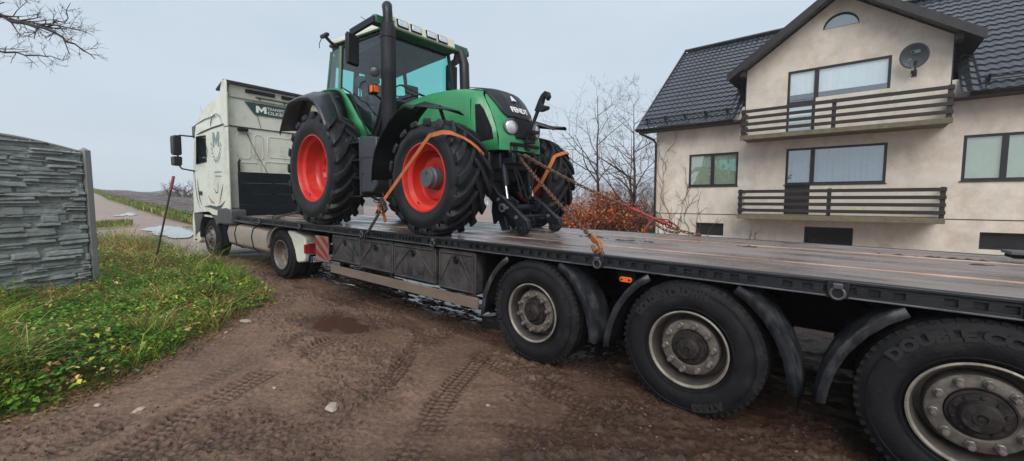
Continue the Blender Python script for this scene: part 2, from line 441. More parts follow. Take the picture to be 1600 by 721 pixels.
def mud_material(name, dry, wetc, field=False):
    m = bpy.data.materials.new(name); m.use_nodes = True; n = m.node_tree; b = n.nodes['Principled BSDF']; L = n.links.new
    tc = n.nodes.new('ShaderNodeTexCoord')
    n1 = n.nodes.new('ShaderNodeTexNoise'); n1.inputs['Scale'].default_value = 1.3; n1.inputs['Detail'].default_value = 8; n1.inputs['Roughness'].default_value = .65
    n2 = n.nodes.new('ShaderNodeTexNoise'); n2.inputs['Scale'].default_value = 26; n2.inputs['Detail'].default_value = 8; n2.inputs['Roughness'].default_value = .7
    L(tc.outputs['Object'], n1.inputs[0]); L(tc.outputs['Object'], n2.inputs[0])
    at = n.nodes.new('ShaderNodeAttribute'); at.attribute_name = 'wet'
    ad = n.nodes.new('ShaderNodeMath'); ad.operation = 'MULTIPLY_ADD'; ad.inputs[1].default_value = .9; L(n1.outputs[0], ad.inputs[0]); ad.inputs[2].default_value = -.42
    a2 = n.nodes.new('ShaderNodeMath'); a2.operation = 'ADD'; a2.use_clamp = True; L(ad.outputs[0], a2.inputs[0]); L(at.outputs['Fac'], a2.inputs[1])
    mx = n.nodes.new('ShaderNodeMix'); mx.data_type = 'RGBA'; L(a2.outputs[0], mx.inputs[0]); mx.inputs[6].default_value = dry + (1,); mx.inputs[7].default_value = wetc + (1,)
    r = n.nodes.new('ShaderNodeMapRange'); r.inputs[1].default_value = .25; r.inputs[2].default_value = .75; r.inputs[3].default_value = .42; r.inputs[4].default_value = 1.6; L(n2.outputs[0], r.inputs[0])
    vm = n.nodes.new('ShaderNodeVectorMath'); vm.operation = 'SCALE'; L(mx.outputs[2], vm.inputs[0]); L(r.outputs[0], vm.inputs['Scale'])
    L(vm.outputs[0], b.inputs['Base Color'])
    rr = n.nodes.new('ShaderNodeMapRange'); rr.inputs[3].default_value = .75; rr.inputs[4].default_value = .26; L(a2.outputs[0], rr.inputs[0])
    L(rr.outputs[0], b.inputs['Roughness']); b.inputs['Specular IOR Level'].default_value = .32
    bp = n.nodes.new('ShaderNodeBump'); bp.inputs['Strength'].default_value = 1.0; bp.inputs['Distance'].default_value = .016
    n3 = n.nodes.new('ShaderNodeTexNoise'); n3.inputs['Scale'].default_value = 85; n3.inputs['Detail'].default_value = 4; L(tc.outputs['Object'], n3.inputs[0])
    sm_ = n.nodes.new('ShaderNodeMath'); sm_.operation = 'MULTIPLY_ADD'; L(n3.outputs[0], sm_.inputs[0]); sm_.inputs[1].default_value = .4; L(n2.outputs[0], sm_.inputs[2])
    L(sm_.outputs[0], bp.inputs['Height']); L(bp.outputs[0], b.inputs['Normal'])
    return m
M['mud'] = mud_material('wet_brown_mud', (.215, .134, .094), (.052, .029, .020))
M['farground'] = mud_material('packed_earth', (.34, .25, .21), (.22, .155, .125))
M['field'] = mud_material('ploughed_soil', (.085, .046, .034), (.05, .028, .022))
M['field2'] = mud_material('pale_field_soil', (.27, .18, .14), (.2, .125, .1))

def ground_grid(name, xs, ys, zf, mt, off=0., wet=None, kind='structure'):
    X, Y = np.meshgrid(xs, ys, indexing='ij'); Z = zf(X, Y) + off
    V = np.stack([X, Y, Z], -1).reshape(-1, 3); a, b = X.shape
    i = np.arange(a - 1)[:, None] * b + np.arange(b - 1)[None]; F = np.stack([i, i + b, i + b + 1, i + 1], -1).reshape(-1, 4)
    at = {'wet': (wet(X, Y) if wet else np.zeros_like(X)).ravel()}
    return tag(np_mesh(name, V, F, mt, smooth=1, attr=at), kind=kind)
xs = np.concatenate([np.arange(XN, -9, .05), np.arange(-9, -5.6, .022), np.arange(-5.6, .9, .0145), np.arange(.9, 3.4, .05), np.arange(3.4, XF + .01, .15)])
ys = np.concatenate([np.arange(YN, -1.2, .14), np.arange(-1.2, -.3, .05), np.arange(-.3, 3.9, .0155), np.arange(3.9, 6.4, .028), np.arange(6.4, YF + .01, .08)])
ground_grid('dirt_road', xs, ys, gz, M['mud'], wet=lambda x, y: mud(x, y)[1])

# the whole land as a polar sheet out to the horizon, sunk a little under the finely modelled track
rs = np.concatenate([[0.01], np.geomspace(1.0, 262, 130)]); an = np.linspace(-math.pi, math.pi, 361)
RR, AA = np.meshgrid(rs, an, indexing='ij'); X = -RR * np.cos(AA); Y = RR * np.sin(AA)
Z = terr(X, Y)
inn = sstep(0, .5, X - XN) * sstep(0, .5, XF - X) * sstep(0, .4, Y - YN) * sstep(0, .5, YF - Y)
Z = Z - .25 * inn
fr = sstep(9, 20, RR); Z += fbm(X * .25, Y * .25, 4, .6) * .03 * fr * (1 - inn)
V = np.stack([X, Y, Z], -1).reshape(-1, 3); a, b = X.shape
i = np.arange(a - 1)[:, None] * b + np.arange(b - 1)[None]; F = np.stack([i, i + b, i + b + 1, i + 1], -1).reshape(-1, 4)
tag(np_mesh('ground', V, F, M['farground'], smooth=1, attr={'wet': np.clip(.5 + fbm(X * .2, Y * .2, 3), 0, 1).ravel()}), kind='structure')

def land_patch(name, a0, a1, r0f, r1f, mt, off, na=60, nr=60, rough=.03, sc=.8):
    A = np.radians(np.linspace(a0, a1, na)); T = np.linspace(0, 1, nr) ** 1.6
    AA, TT = np.meshgrid(A, T, indexing='ij'); AD = np.degrees(AA)
    r0 = r0f(AD); r1 = r1f(AD); RR = r0 + (r1 - r0) * TT
    X = -RR * np.cos(AA); Y = RR * np.sin(AA); Z = terr(X, Y) + off + fbm(X * sc, Y * sc, 4, .6) * rough
    V = np.stack([X, Y, Z], -1).reshape(-1, 3); a, b = X.shape
    i = np.arange(a - 1)[:, None] * b + np.arange(b - 1)[None]; F = np.stack([i, i + b, i + b + 1, i + 1], -1).reshape(-1, 4)
    return np_mesh(name, V, F, mt, smooth=1, attr={'wet': np.clip(.5 + fbm(X * .4, Y * .4, 3), 0, 1).ravel()})
fr0 = lambda a: np.interp(a, [4.2, 5.5, 7.5, 10, 13, 22, 34], [103, 62, 44, 33, 26, 24, 24])
tag(land_patch('ploughed_field', 4.2, 30, fr0, lambda a: a * 0 + 106, M['field'], .12, na=140, nr=120, rough=.16, sc=1.1), kind='structure')
tag(land_patch('stubble_field', 30, 74, lambda a: np.interp(a, [30, 45, 55, 74], [24, 24, 27, 30]), lambda a: a * 0 + 150, M['field2'], .1, na=90, nr=80, rough=.12, sc=.8), kind='structure')

# ------------------------------------------------------------------ water
def water_mat(name, tint, rough, bump, refl):
    m = bpy.data.materials.new(name); m.use_nodes = True; n = m.node_tree; b = n.nodes['Principled BSDF']; L = n.links.new
    b.inputs['Base Color'].default_value = tint + (1,); b.inputs['Roughness'].default_value = rough; b.inputs['Specular IOR Level'].default_value = refl
    nz = n.nodes.new('ShaderNodeTexNoise'); nz.inputs['Scale'].default_value = 14; tc = n.nodes.new('ShaderNodeTexCoord'); L(tc.outputs['Object'], nz.inputs[0])
    bp = n.nodes.new('ShaderNodeBump'); bp.inputs['Strength'].default_value = bump; bp.inputs['Distance'].default_value = .004
    L(nz.outputs[0], bp.inputs['Height']); L(bp.outputs[0], b.inputs['Normal']); return m
M['water'] = water_mat('puddle_water', (.035, .026, .02), .03, .25, .6)
M['brownwater'] = water_mat('muddy_puddle_water', (.07, .038, .027), .05, .2, .28)
M['farwater'] = water_mat('bright_puddle_water', (.3, .3, .3), .04, .1, 1.0)
def pond(name, c, rx, ry, z, mt, rot=0, n=64, kx=.25):
    v = [(c[0], c[1], z)]; 
    for k in range(n):
        t = 2 * math.pi * k / n; q = 1 + kx * (math.sin(3 * t + c[0]) * .5 + math.sin(7 * t + c[1]) * .3 + math.sin(13 * t) * .15)
        x, y = rx * q * math.cos(t), ry * q * math.sin(t)
        X_, Y_ = c[0] + x * math.cos(rot) - y * math.sin(rot), c[1] + x * math.sin(rot) + y * math.cos(rot)
        v.append((X_, Y_, z if z is not None else 0))
    if mt is M['farwater']:
        v = [(p[0], p[1], float(terr(np.array(p[0]), np.array(p[1]))) + .035) for p in v]
    f = [(0, k + 1, (k + 1) % n + 1) for k in range(n)]
    return tag(MB().raw(v, f).build(name, mt, smooth=0), kind='structure')
pond('puddle', (-5.2, 5.0), 4.8, 1.05, -.028, M['water'])
pond('puddle', (-5.4, 2.70), 1.15, .55, -.020, M['brownwater'], rot=.1)
pond('puddle', (-20.6, 3.9), 2.6, .95, 0, M['farwater'], rot=math.radians(168), kx=.3)
pond('puddle', (-31, 3.7), 1.7, .30, 0, M['farwater'], rot=math.radians(165), kx=.6)
# ------------------------------------------------------------------ wheels for trailer and truck
def arc_text(txt, rad, size, a_mid, ydepth, track=1.0, ext=.004, flip=False, off=.006):
    """letters laid round a sidewall facing -Y; a_mid = angle of the middle, measured from +X towards +Z; read clockwise"""
    V, F = text_mesh(txt, size, ext, off)
    if not len(V): return V, F
    wd = V[:, 0].max(); x = (V[:, 0] - wd / 2) * track; r = rad + V[:, 1] - size * .35
    th = a_mid - x / rad
    return np.stack([r * np.cos(th), ydepth - V[:, 2] * 1.0, r * np.sin(th)], -1), F

def truck_tyre(R_=.535, W=.37, rin=.292, lugs=True):
    """carcass as a lathe, outer face towards -Y at y=-W/2"""
    h = W / 2; m = MB()
    prof = [(rin, -h + .035), (rin + .02, -h + .012), (rin + .07, -h - .008), (rin + .13, -h - .014), (R_ - .075, -h + .002), (R_ - .04, -h + .016), (R_ - .018, -h + .030),
            (R_ - .004, -h + .042), (R_, -h + .06)]
    # circumferential grooves
    gx = [-.09, -.03, .03, .09]
    for g in gx:
        g *= W / .37
        prof += [(R_ + .002, g - .008), (R_ - .012, g - .006), (R_ - .012, g + .006), (R_ + .002, g + .008)]
    prof += [(R_, h - .06), (R_ - .004, h - .042), (R_ - .04, h - .016), (rin + .1, h + .01), (rin + .02, h - .012), (rin, h - .035)]
    m.lathe(prof, n=72)
    # shoulder sipes that make the edge look toothed
    for k in range(60):
        a = 2 * math.pi * k / 60
        Mx = Matrix.Rotation(-a, 4, 'Y') @ Matrix.Translation((R_ - .016, -h + .036, 0))
        m.box(-.014, .016, -.011, .014, -.013, .013, Mx)
    # thin moulding rings
    for rr in (rin + .035, R_ - .06):
        m.lathe([(rr - .003, -h - .006), (rr, -h - .016), (rr + .003, -h - .006)], n=72)
    return m

def trailer_wheel(root, x, words, phase=0., rot=0.):
    y0 = -1.29  # outer face plane in the trailer's own space
    def put(o): o.location = (x, 0, .525 - .0); o.rotation_euler = (0, rot, 0)
    wheel = bpy.data.objects.new('wheel', None); COL.objects.link(wheel); wheel.parent = root; wheel.location = (x, y0 + .185, .528); wheel.rotation_euler = (0, rot, 0)
    truck_tyre().build('tyre', M['tyre'], wheel, smooth=30)
    h = .185
    m = MB(); m.lathe([(.300, -h + .005), (.302, -h - .012), (.292, -h - .016), (.284, -h - .008), (.281, -h + .004)], n=64)
    m.build('rim_edge', M['rimedge'], wheel)
    m = MB(); m.lathe([(.281, -h + .004), (.270, -h + .02), (.264, -h + .075), (.258, -h + .14), (.25, -h + .3)], n=64); m.build('rim_barrel', M['barrel'], wheel)
    m = MB(); m.lathe([(.256, -h + .17), (.224, -h + .15), (.222, -h + .075), (.216, -h + .056), (.204, -h + .048), (.150, -h + .046), (.140, -h + .054), (.132, -h + .085)], n=64)
    for k in range(10):   # hand holes between rim and disc read as dark slots
        pass
    m.build('rim', M['rimsteel'], wheel)
    for k in range(10):
        a = 2 * math.pi * (k + phase) / 10
        c = (.181 * math.cos(a), -h + .050, .181 * math.sin(a))
        q = MB(); q.lathe([(.026, 0), (.026, -.012), (.021, -.016), (.0205, -.048), (.015, -.058), (.0, -.060)], c, n=6 if k % 3 else 10)
        q.build('wheel_nut', M['nut'], wheel, smooth=40)
    m = MB(); m.lathe([(.136, -h + .07), (.134, -h + .045), (.120, -h + .042), (.118, -h + .03), (.088, -h + .026), (.084, -h - .004), (.074, -h - .018), (.030, -h - .020), (.026, -h - .014), (.014, -h - .014), (.012, -h - .019), (0, -h - .019)], n=48)
    for k in range(10):
        a = 2 * math.pi * (k + .4) / 10
        m.lathe([(.010, 0), (.010, -.012), (0, -.013)], (.104 * math.cos(a), -h + .028, .104 * math.sin(a)), n=6)
    m.lathe([(.03, 0), (.034, -.004), (.034, -.007), (.026, -.007), (.026, 0)], (0, -h - .018, 0), n=24)
    m.build('hub', M['hubdark'], wheel, smooth=30)
    for (txt, rad, size, am, tr) in words:
        V, F = arc_text(txt, rad, size, am - rot * -1, -h - .011, tr)
        MB().raw([tuple(v) for v in V], F).build('sidewall_lettering', M['tyre_text'], wheel, smooth=0, fix=False)
    # inner companion side: brake drum
    m = MB(); m.lathe([(0, -.02), (.2, -.02), (.21, 0), (.21, .18), (0, .18)], n=32); m.build('brake_drum', M['chassis'], wheel)
    return wheel

# ------------------------------------------------------------------ flatbed trailer (long axis = X, front towards -X)
TR = thing('flatbed_trailer', 'long black three-axle flatbed semi-trailer carrying the green tractor, its planked deck wet and muddy', 'trailer', (-1, 4.57, 0), (0, .0100, 0))
X0, X1 = -10.62, 3.1       # deck ends, own space
YE = 1.29; ZT = 1.195
# planks: a bare pale strip runs along each side third
def plank_mat(name, c, rough, wet):
    m = bpy.data.materials.new(name); m.use_nodes = True; n = m.node_tree; b = n.nodes['Principled BSDF']; L = n.links.new
    tc = n.nodes.new('ShaderNodeTexCoord'); mp = n.nodes.new('ShaderNodeMapping'); mp.inputs['Scale'].default_value = (1.0, 14, 1); L(tc.outputs['Object'], mp.inputs[0])
    n1 = n.nodes.new('ShaderNodeTexNoise'); n1.inputs['Scale'].default_value = 3; n1.inputs['Detail'].default_value = 8; n1.inputs['Roughness'].default_value = .7; L(mp.outputs[0], n1.inputs[0])
    n2 = n.nodes.new('ShaderNodeTexNoise'); n2.inputs['Scale'].default_value = 1.1; n2.inputs['Detail'].default_value = 6; n2.inputs['Roughness'].default_value = .6
    mp2 = n.nodes.new('ShaderNodeMapping'); mp2.inputs['Scale'].default_value = (.8, 2.4, 1); L(tc.outputs['Object'], mp2.inputs[0]); L(mp2.outputs[0], n2.inputs[0])
    r = n.nodes.new('ShaderNodeValToRGB'); r.color_ramp.elements[0].position = .3; r.color_ramp.elements[1].position = .75
    r.color_ramp.elements[0].color = tuple(v * .45 for v in c) + (1,); r.color_ramp.elements[1].color = tuple(v * 1.35 for v in c) + (1,); L(n1.outputs[0], r.inputs[0])
    w_ = n.nodes.new('ShaderNodeMapRange'); w_.inputs[1].default_value = .42; w_.inputs[2].default_value = .62; L(n2.outputs[0], w_.inputs[0])
    mx = n.nodes.new('ShaderNodeMix'); mx.data_type = 'RGBA'; L(w_.outputs[0], mx.inputs[0]); L(r.outputs[0], mx.inputs[6])
    mul = n.nodes.new('ShaderNodeVectorMath'); mul.operation = 'MULTIPLY'; mul.inputs[1].default_value = (.5, .46, .48); L(r.outputs[0], mul.inputs[0]); L(mul.outputs[0], mx.inputs[7])
    L(mx.outputs[2], b.inputs['Base Color'])
    rr = n.nodes.new('ShaderNodeMapRange'); rr.inputs[3].default_value = rough; rr.inputs[4].default_value = wet; L(w_.outputs[0], rr.inputs[0]); L(rr.outputs[0], b.inputs['Roughness'])
    bp = n.nodes.new('ShaderNodeBump'); bp.inputs['Strength'].default_value = .35; bp.inputs['Distance'].default_value = .006; L(n1.outputs[0], bp.inputs['Height']); L(bp.outputs[0], b.inputs['Normal'])
    return m
M['plank'] = plank_mat('wet_grey_planks', (.25, .205, .19), .42, .10)
M['strip'] = plank_mat('bare_pine_strip', (.72, .47, .32), .6, .42)
edges = [-1.235, -1.0, -.82, -.60, -.555, -.33, -.11, .11, .33, .52, .565, .78, 1.0, 1.235]
m = MB(); st = MB()
for k in range(len(edges) - 1):
    a, b = edges[k], edges[k + 1]
    tgt = st if (b - a) < .06 else m
    xx = X0 + .05
    while xx < X1 - .06:
        L_ = 4.2 + random.random() * 1.4 if tgt is m else 5.5; e = min(xx + L_, X1 - .05)
        dz = random.uniform(-.002, .002) if tgt is m else .003
        tgt.box(xx + .002, e - .002, a + .003, b - .003, ZT - .03, ZT - .004 + dz); xx = e
m.build('deck', M['plank'], TR, smooth=0)
st.build('deck_strip', M['strip'], TR, smooth=0)
# side raves, both sides: cap, slotted web, scuffed lower flange
for sgn in (-1, 1):
    m = MB(); yo, yi = sorted((sgn * YE, sgn * (YE - .055)))
    m.box(X0, X1, yo, yi, ZT - .024, ZT)
    m.build('rail_cap', M['rail'], TR, bevel=.006, smooth=30)
    w_ = MB(); y0, y1 = sorted((sgn * (YE - .012), sgn * (YE - .022)))
    w_.box(X0, X1, y0, y1, ZT - .040, ZT - .024); w_.box(X0, X1, y0, y1, ZT - .100, ZT - .083)
    x = X0; grp = 0
    while x < X1:
        fine = x < -3.4
        wd, gap = (.040, .034) if fine else (.055, .055)
        n_ = 7 if fine else 6
        for k in range(n_):
            x += wd
            if x > X1: break
            w_.box(x, min(x + gap, X1), y0, y1, ZT - .083, ZT - .040); x += gap
        w_.box(x - .001, min(x + .10, X1), y0, y1, ZT - .083, ZT - .040); x += .10
    w_.build('rail_web', M['rail'], TR, smooth=0)
    f = MB(); y0, y1 = sorted((sgn * (YE + .002), sgn * (YE - .06))); f.box(X0, X1, y0, y1, ZT - .112, ZT - .1005)
    f.build('rail_flange', M['flange'], TR, bevel=.003, smooth=30)
    b_ = MB(); y0, y1 = sorted((sgn * (YE - .034), sgn * (YE - .044))); b_.box(X0, X1, y0, y1, ZT - .112, ZT - .03); b_.build('rail_back', M['rail'], TR, smooth=0)
# ends
MB().box(X0 - .012, X0 - .001, -YE, YE, ZT - .112, ZT - .002).build('front_crossbar', M['flange'], TR, bevel=.004)
MB().box(X1 + .001, X1 + .05, -YE, YE, ZT - .30, ZT - .002).build('rear_bumper', M['chassis'], TR, bevel=.01)
# frame
m = MB()
for y in (-.55, .55):
    m.box(X0 + .4, X1 - .05, y - .07, y + .07, ZT - .16, ZT - .145); m.box(-6.2, X1 - .05, y - .008, y + .008, ZT - .50, ZT - .16); m.box(-6.2, X1 - .05, y - .07, y + .07, ZT - .515, ZT - .50)
    m.box(X0 + .4, -6.2, y - .008, y + .008, ZT - .26, ZT - .16); m.box(X0 + .4, -6.2, y - .07, y + .07, ZT - .275, ZT - .26)
m.build('main_beam', M['chassis'], TR, bevel=.003)
m = MB(); x = X0 + .3
while x < X1:
    m.box(x, x + .05, -YE + .09, YE - .09, ZT - .145, ZT - .032); x += .42
m.build('cross_member', M['chassis'], TR, smooth=0)
# headboard at the gooseneck: planked dark steel with ratchet clutter at its foot
m = MB()
for k in range(4):
    m.box(-10.53, -10.49, -1.17, 1.17, 1.205 + k * .262, 1.205 + k * .262 + .256)
for y in (-1.15, -.4, .4, 1.15): m.box(-10.57, -10.525, y - .03, y + .03, 1.195, 2.24)
m.build('headboard', M['navy'], TR, bevel=.006)
# toolboxes
for (a, b, zb) in ((-5.76, -4.90, .60), (-4.865, -4.02, .585), (-3.99, -3.08, .57), (-3.02, -2.37, .55)):
    m = MB(); y = -1.255; zt = 1.055
    m.prism([(a + .02, zt), (b - .02, zt), (b, zt - .03), (b, zb + .03), (b - .03, zb), (a + .03, zb), (a, zb + .03), (a, zt - .03)], y, y + .55)
    tb = m.build('toolbox', M['toolbox'], TR, bevel=.008)
    dr = MB(); c = (a + b) / 2; i = .035
    # raised rim, diagonal ribs, lower hinge bar
    for (p, q) in (((a + i, zt - i), (b - i, zt - i)), ((a + i, zb + i), (b - i, zb + i)), ((a + i, zt - i), (a + i, zb + i)), ((b - i, zt - i), (b - i, zb + i)),
                   ((c - .07, zt - .06), (a + i, zb + .12)), ((c + .07, zt - .06), (b - i, zb + .12))):
        dr.tube([(p[0], y - .004, p[1]), (q[0], y - .004, q[1])], .011, 6)
    dr.build('lid_rib', M['toolbox'], tb)
    lk = MB(); lk.lathe([(.045, .004), (.047, -.010), (.040, -.016), (.036, -.002), (.0, .0)], (c, y, zt - .11), n=20); lk.box(c - .03, c + .03, y - .02, y - .002, zt - .122, zt - .10)
    lk.build('lock', M['vent'], tb, smooth=30)
    hg = MB(); hg.box(a + .06, b - .06, y - .018, y - .002, zb + .012, zb + .032); hg.build('hinge', M['chassis'], tb, bevel=.003)
# box end wall behind, dark support post near the wheels
m = MB(); m.box(-2.30, -2.26, -1.20, -.5, .55, 1.08); m.box(-2.2, -2.16, -1.0, -.94, .3, 1.08); m.build('bracket', M['chassis'], TR)
# side guard board
m = MB(); m.box(-5.84, -2.33, -1.262, -1.235, .405, .535); m.build('side_guard', M['board'], TR, bevel=.005)
# red white chevron board at front of the boxes
m = MB(); m.box(-6.36, -5.90, -1.265, -1.25, .56, 1.0); cb = m.build('chevron_board', M['whitestripe'], TR)
for k in range(3):
    z = 1.0 - .02 - k * .21
    x0_, x1_ = -6.358, -5.902
    pts = [(x0_, z), (x1_, z - .30), (x1_, z - .40), (x0_, z - .10)]
    pts = [(px, min(max(pz, .562), .998)) for px, pz in pts]
    if k == 2: pts = [(x0_, .60), (x0_, .562), (x0_ + .06, .562)]
    MB().prism(pts, -1.269, -1.2655).build('red_stripe', M['redstripe'], cb)
# dark blocks for brake and suspension gear, added to darken the chassis middle
for (a, b, zb) in ((-5.9, -2.3, .42), (-2.1, .50, .34), (.86, 3.0, .34)):
    m = MB(); m.box(a, b, -.40, .40, zb, .74); m.box(a + .2, b - .25, -.46, .46, .74, 1.03); m.build('chassis_gear', M['chassis'], TR, bevel=.02)
for (a, b) in ((-5.76, -4.95), (1.75, 2.9)):  # unseen far-side boxes, added to keep light out from under the deck
    m = MB(); m.box(a, b, .72, 1.25, .57, 1.055); m.build('toolbox', M['toolbox'], TR, bevel=.02)
MB().prism([(-6.36 + .46 * .64, .998), (-5.902, .89), (-5.902, .79), (-6.36 + .46 * .307, .998)], -1.269, -1.2655).build('red_stripe', M['redstripe'], cb)
# kingpin plate, landing legs
m = MB(); m.box(-10.0, -6.9, -.9, .9, ZT - .30, ZT - .278); m.build('kingpin_plate', M['chassis'], TR)
for y in (-.9, .9):
    m = MB(); m.box(-6.1, -5.98, y - .06, y + .06, .38, .95); m.box(-6.17, -5.91, y - .12, y + .12, .34, .38); m.build('landing_leg', M['chassis'], TR)
# wheels, near side then far side
W1, W2, W3 = -2.522 + 1, -.999 + 1, .533 + 1
trailer_wheel(TR, W1, [('GOLDEN CROWN', .445, .075, R(200), 1.05), ('AT555', .445, .07, R(20), 1.1)], .35)
trailer_wheel(TR, W2, [('GOLDEN CROWN', .452, .078, R(112), .98), ('AT555', .452, .078, R(-68), 1.12)], .15)
trailer_wheel(TR, W3, [('DOUBLE COIN', .452, .085, R(103), 1.25)], .3)
for wx in (W1, W2, W3):
    wh = bpy.data.objects.new('wheel', None); COL.objects.link(wh); wh.parent = TR; wh.location = (wx, 1.105, .528); wh.rotation_euler = (0, 0, math.pi)
    truck_tyre().build('tyre', M['tyre'], wh, smooth=30)
    q = MB(); q.lathe([(.300, -.18), (.302, -.197), (.28, -.19), (.26, -.11), (.24, -.09), (.15, -.14), (.1, -.2), (0, -.2)], n=40); q.build('rim', M['rimsteel'], wh)
    m = MB(); m.tube([(wx, -.95, .528), (wx, .95, .528)], .07, 12); m.build('axle', M['chassis'], TR)
    for y in (-.5, .5):
        m = MB(); m.lathe([(0, .72), (.13, .72), (.15, .80), (.13, .95), (0, .95)], (wx + .35, y, 0), n=20, ax='Z'); m.bar((wx - .45, y, .70), (wx + .45, y, .58), .08, .05)
        m.box(wx - .52, wx - .38, y - .05, y + .05, .62, .72); m.build('air_suspension', M['chassis'], TR)
# mudguards
right = [(.33, .545), (.43, .475), (.53, .37), (.62, .23), (.675, .09), (.705, -.05), (.715, -.15)]
for wx in (W1, W2, W3):
    for side in (1, -1):
        for ys in (-1, 1):
            G = []
            for (dx, dz) in right:
                x = wx + side * dx; z = .525 + dz; n_ = Vector((dx, 0, dz)).normalized()
                cols = []
                for (yy, dr) in ((1.295, -.052), (1.297, 0), (1.27, .008), (1.21, .012), (1.19, .022), (1.0, .024), (.96, .012), (.93, 0)):
                    cols.append((x + side * n_.x * dr, ys * yy, z + n_.z * dr))
                G.append(cols)
            MB().grid(G).build('mudguard', M['mudguard'], TR, smooth=50, solid=.007)
            m = MB(); x = wx + side * .60
            m.tube([(wx + side * .50, ys * 1.0, .525 + .44), (wx + side * .52, ys * .6, .525 + .42)], .02, 8); m.build('mudguard_bracket', M['chassis'], TR)
    for side in (1,):
        m = MB(); m.box(wx + .708, wx + .716, -1.28, -.95, .24, .40); m.build('mud_flap', M['chassis'], TR)
# lashing rings
for x in (-7.91 + 1, -5.74 + 1, -4.07 + 1, -.11 + 1, -1.79 + 1, -9.9 + 1, 1.7):
    z = ZT - .012
    m = MB(); m.box(x - .055, x + .055, -YE - .010, -YE + .004, ZT - .115, ZT - .002)
    lr = m.build('lashing_plate', M['rail'], TR, bevel=.004)
    m = MB(); m.tube([(x + .036 * math.cos(t), -YE - .02, ZT - .082 + .036 * math.sin(t)) for t in np.linspace(0, 2 * math.pi, 20, endpoint=False)], .0085, 8, closed=True)
    m.build('ring', M['flange'], lr)
    m = MB(); m.box(x - .026, x + .026, -YE - .030, -YE - .0105, ZT - .055, ZT - .018); m.build('ring_clamp', M['flange'], lr, bevel=.006)
    if x > 0:
        break_x = x
# orange side marker
m = MB(); x = -.54
m.prism([(x - .055, .99), (x - .045, .975), (x + .045, .975), (x + .055, .99), (x + .055, 1.005), (x + .045, 1.02), (x - .045, 1.02), (x - .055, 1.005)], -1.262, -1.24)
sm = m.build('side_marker_lamp', M['lamp_orange'], TR, bevel=.004)
m = MB()
for dx in (-.035, .035): m.lathe([(.009, 0), (.009, -.004), (0, -.004)], (x + dx, -1.262, .998), n=10)
m.build('screw', M['vent'], sm)
m = MB(); m.box(-.62, -.46, -1.24, -1.22, .96, 1.075); m.build('lamp_bracket', M['chassis'], TR)
# dark longitudinal air tanks and lockers between the wheels, seen as black
m = MB(); m.lathe([(0, -.35), (.11, -.35), (.13, -.3), (.13, .3), (.11, .35), (0, .35)], (0, 0, 0), n=20)
for (cx) in (-.75, .77):
    q = MB()
    q.v = [(cx + p[0] * .9, p[1], .78 + p[2] * .9) for p in m.v]; q.f = list(m.f)
    q.build('air_tank', M['chassis'], TR)
# ------------------------------------------------------------------ farm tractor (own space: x forward from the rear axle, -y its right side, z up from the deck)
TF = thing('farm_tractor', 'big green farm tractor with red wheels standing on the flatbed trailer', 'tractor', (-7.39, 4.55, 1.256), (0, .0100, 0))

def ag_tyre(Rt, W, rin, n_lug, lug_h, turn, phase):
    """agricultural tyre; turn=+1/-1 sets the chevron direction"""
    h = W / 2; Rc = Rt - lug_h; m = MB()
    prof = [(rin, -h * .80), (rin + .02, -h * .87), (rin + .05, -h * .90)]
    for t in np.linspace(0, 1, 9):
        a = t * math.pi / 2
        prof.append((rin + .05 + (Rc - .055 - rin - .05) * t, -h * (.90 + .10 * math.sin(t * math.pi))))
    prof += [(Rc - .045, -h * .90), (Rc - .02, -h * .78), (Rc - .006, -h * .55), (Rc, -h * .2)]
    prof += [(r, -a) for (r, a) in prof[::-1]]
    m.lathe(prof, n=80)
    # lugs: curved bars from the centre line out over the shoulder
    for side in (-1, 1):
        for k in range(n_lug):
            th0 = 2 * math.pi * (k + (0 if side < 0 else .5)) / n_lug + phase
            path = [(-.08, 1.0, .0), (.10, 1.0, .06), (.35, 1.0, .17), (.62, .995, .27), (.86, .982, .33), (.965, .955, .35), (.995, .915, .352), (.985, .865, .352)]
            top = []; bot = []
            G = []
            for i, (u, rf_, dth) in enumerate(path):
                y = side * u * h
                th = th0 - turn * dth * (.74 / Rt) * 1.55
                wt = (.026 + .018 * min(u + .1, 1)) / Rt * (1.35 if Rt > .9 else 1.3)   # half angular width at the top
                wb = wt * 1.4
                rt = Rt * rf_ if u < .98 else Rt * rf_
                rb = (Rc - .02) * (rf_ if u < .9 else rf_ * .985)
                if u > .95: rb = rt - .03
                yb = y if u < .95 else side * h * (.93)
                if u > .95: rb = rt
                row = []
                for (dt, rr, yy) in ((-wb, rb, yb), (-wt, rt, y), (wt, rt, y), (wb, rb, yb)):
                    tt = th + dt
                    row.append((rr * math.cos(tt), yy, rr * math.sin(tt)))
                G.append(row)
            b0 = len(m.v); m.grid(G); e = len(m.v)
            m.f.append((b0, b0 + 1, b0 + 2, b0 + 3)); m.f.append((e - 4, e - 3, e - 2, e - 1))
    return m

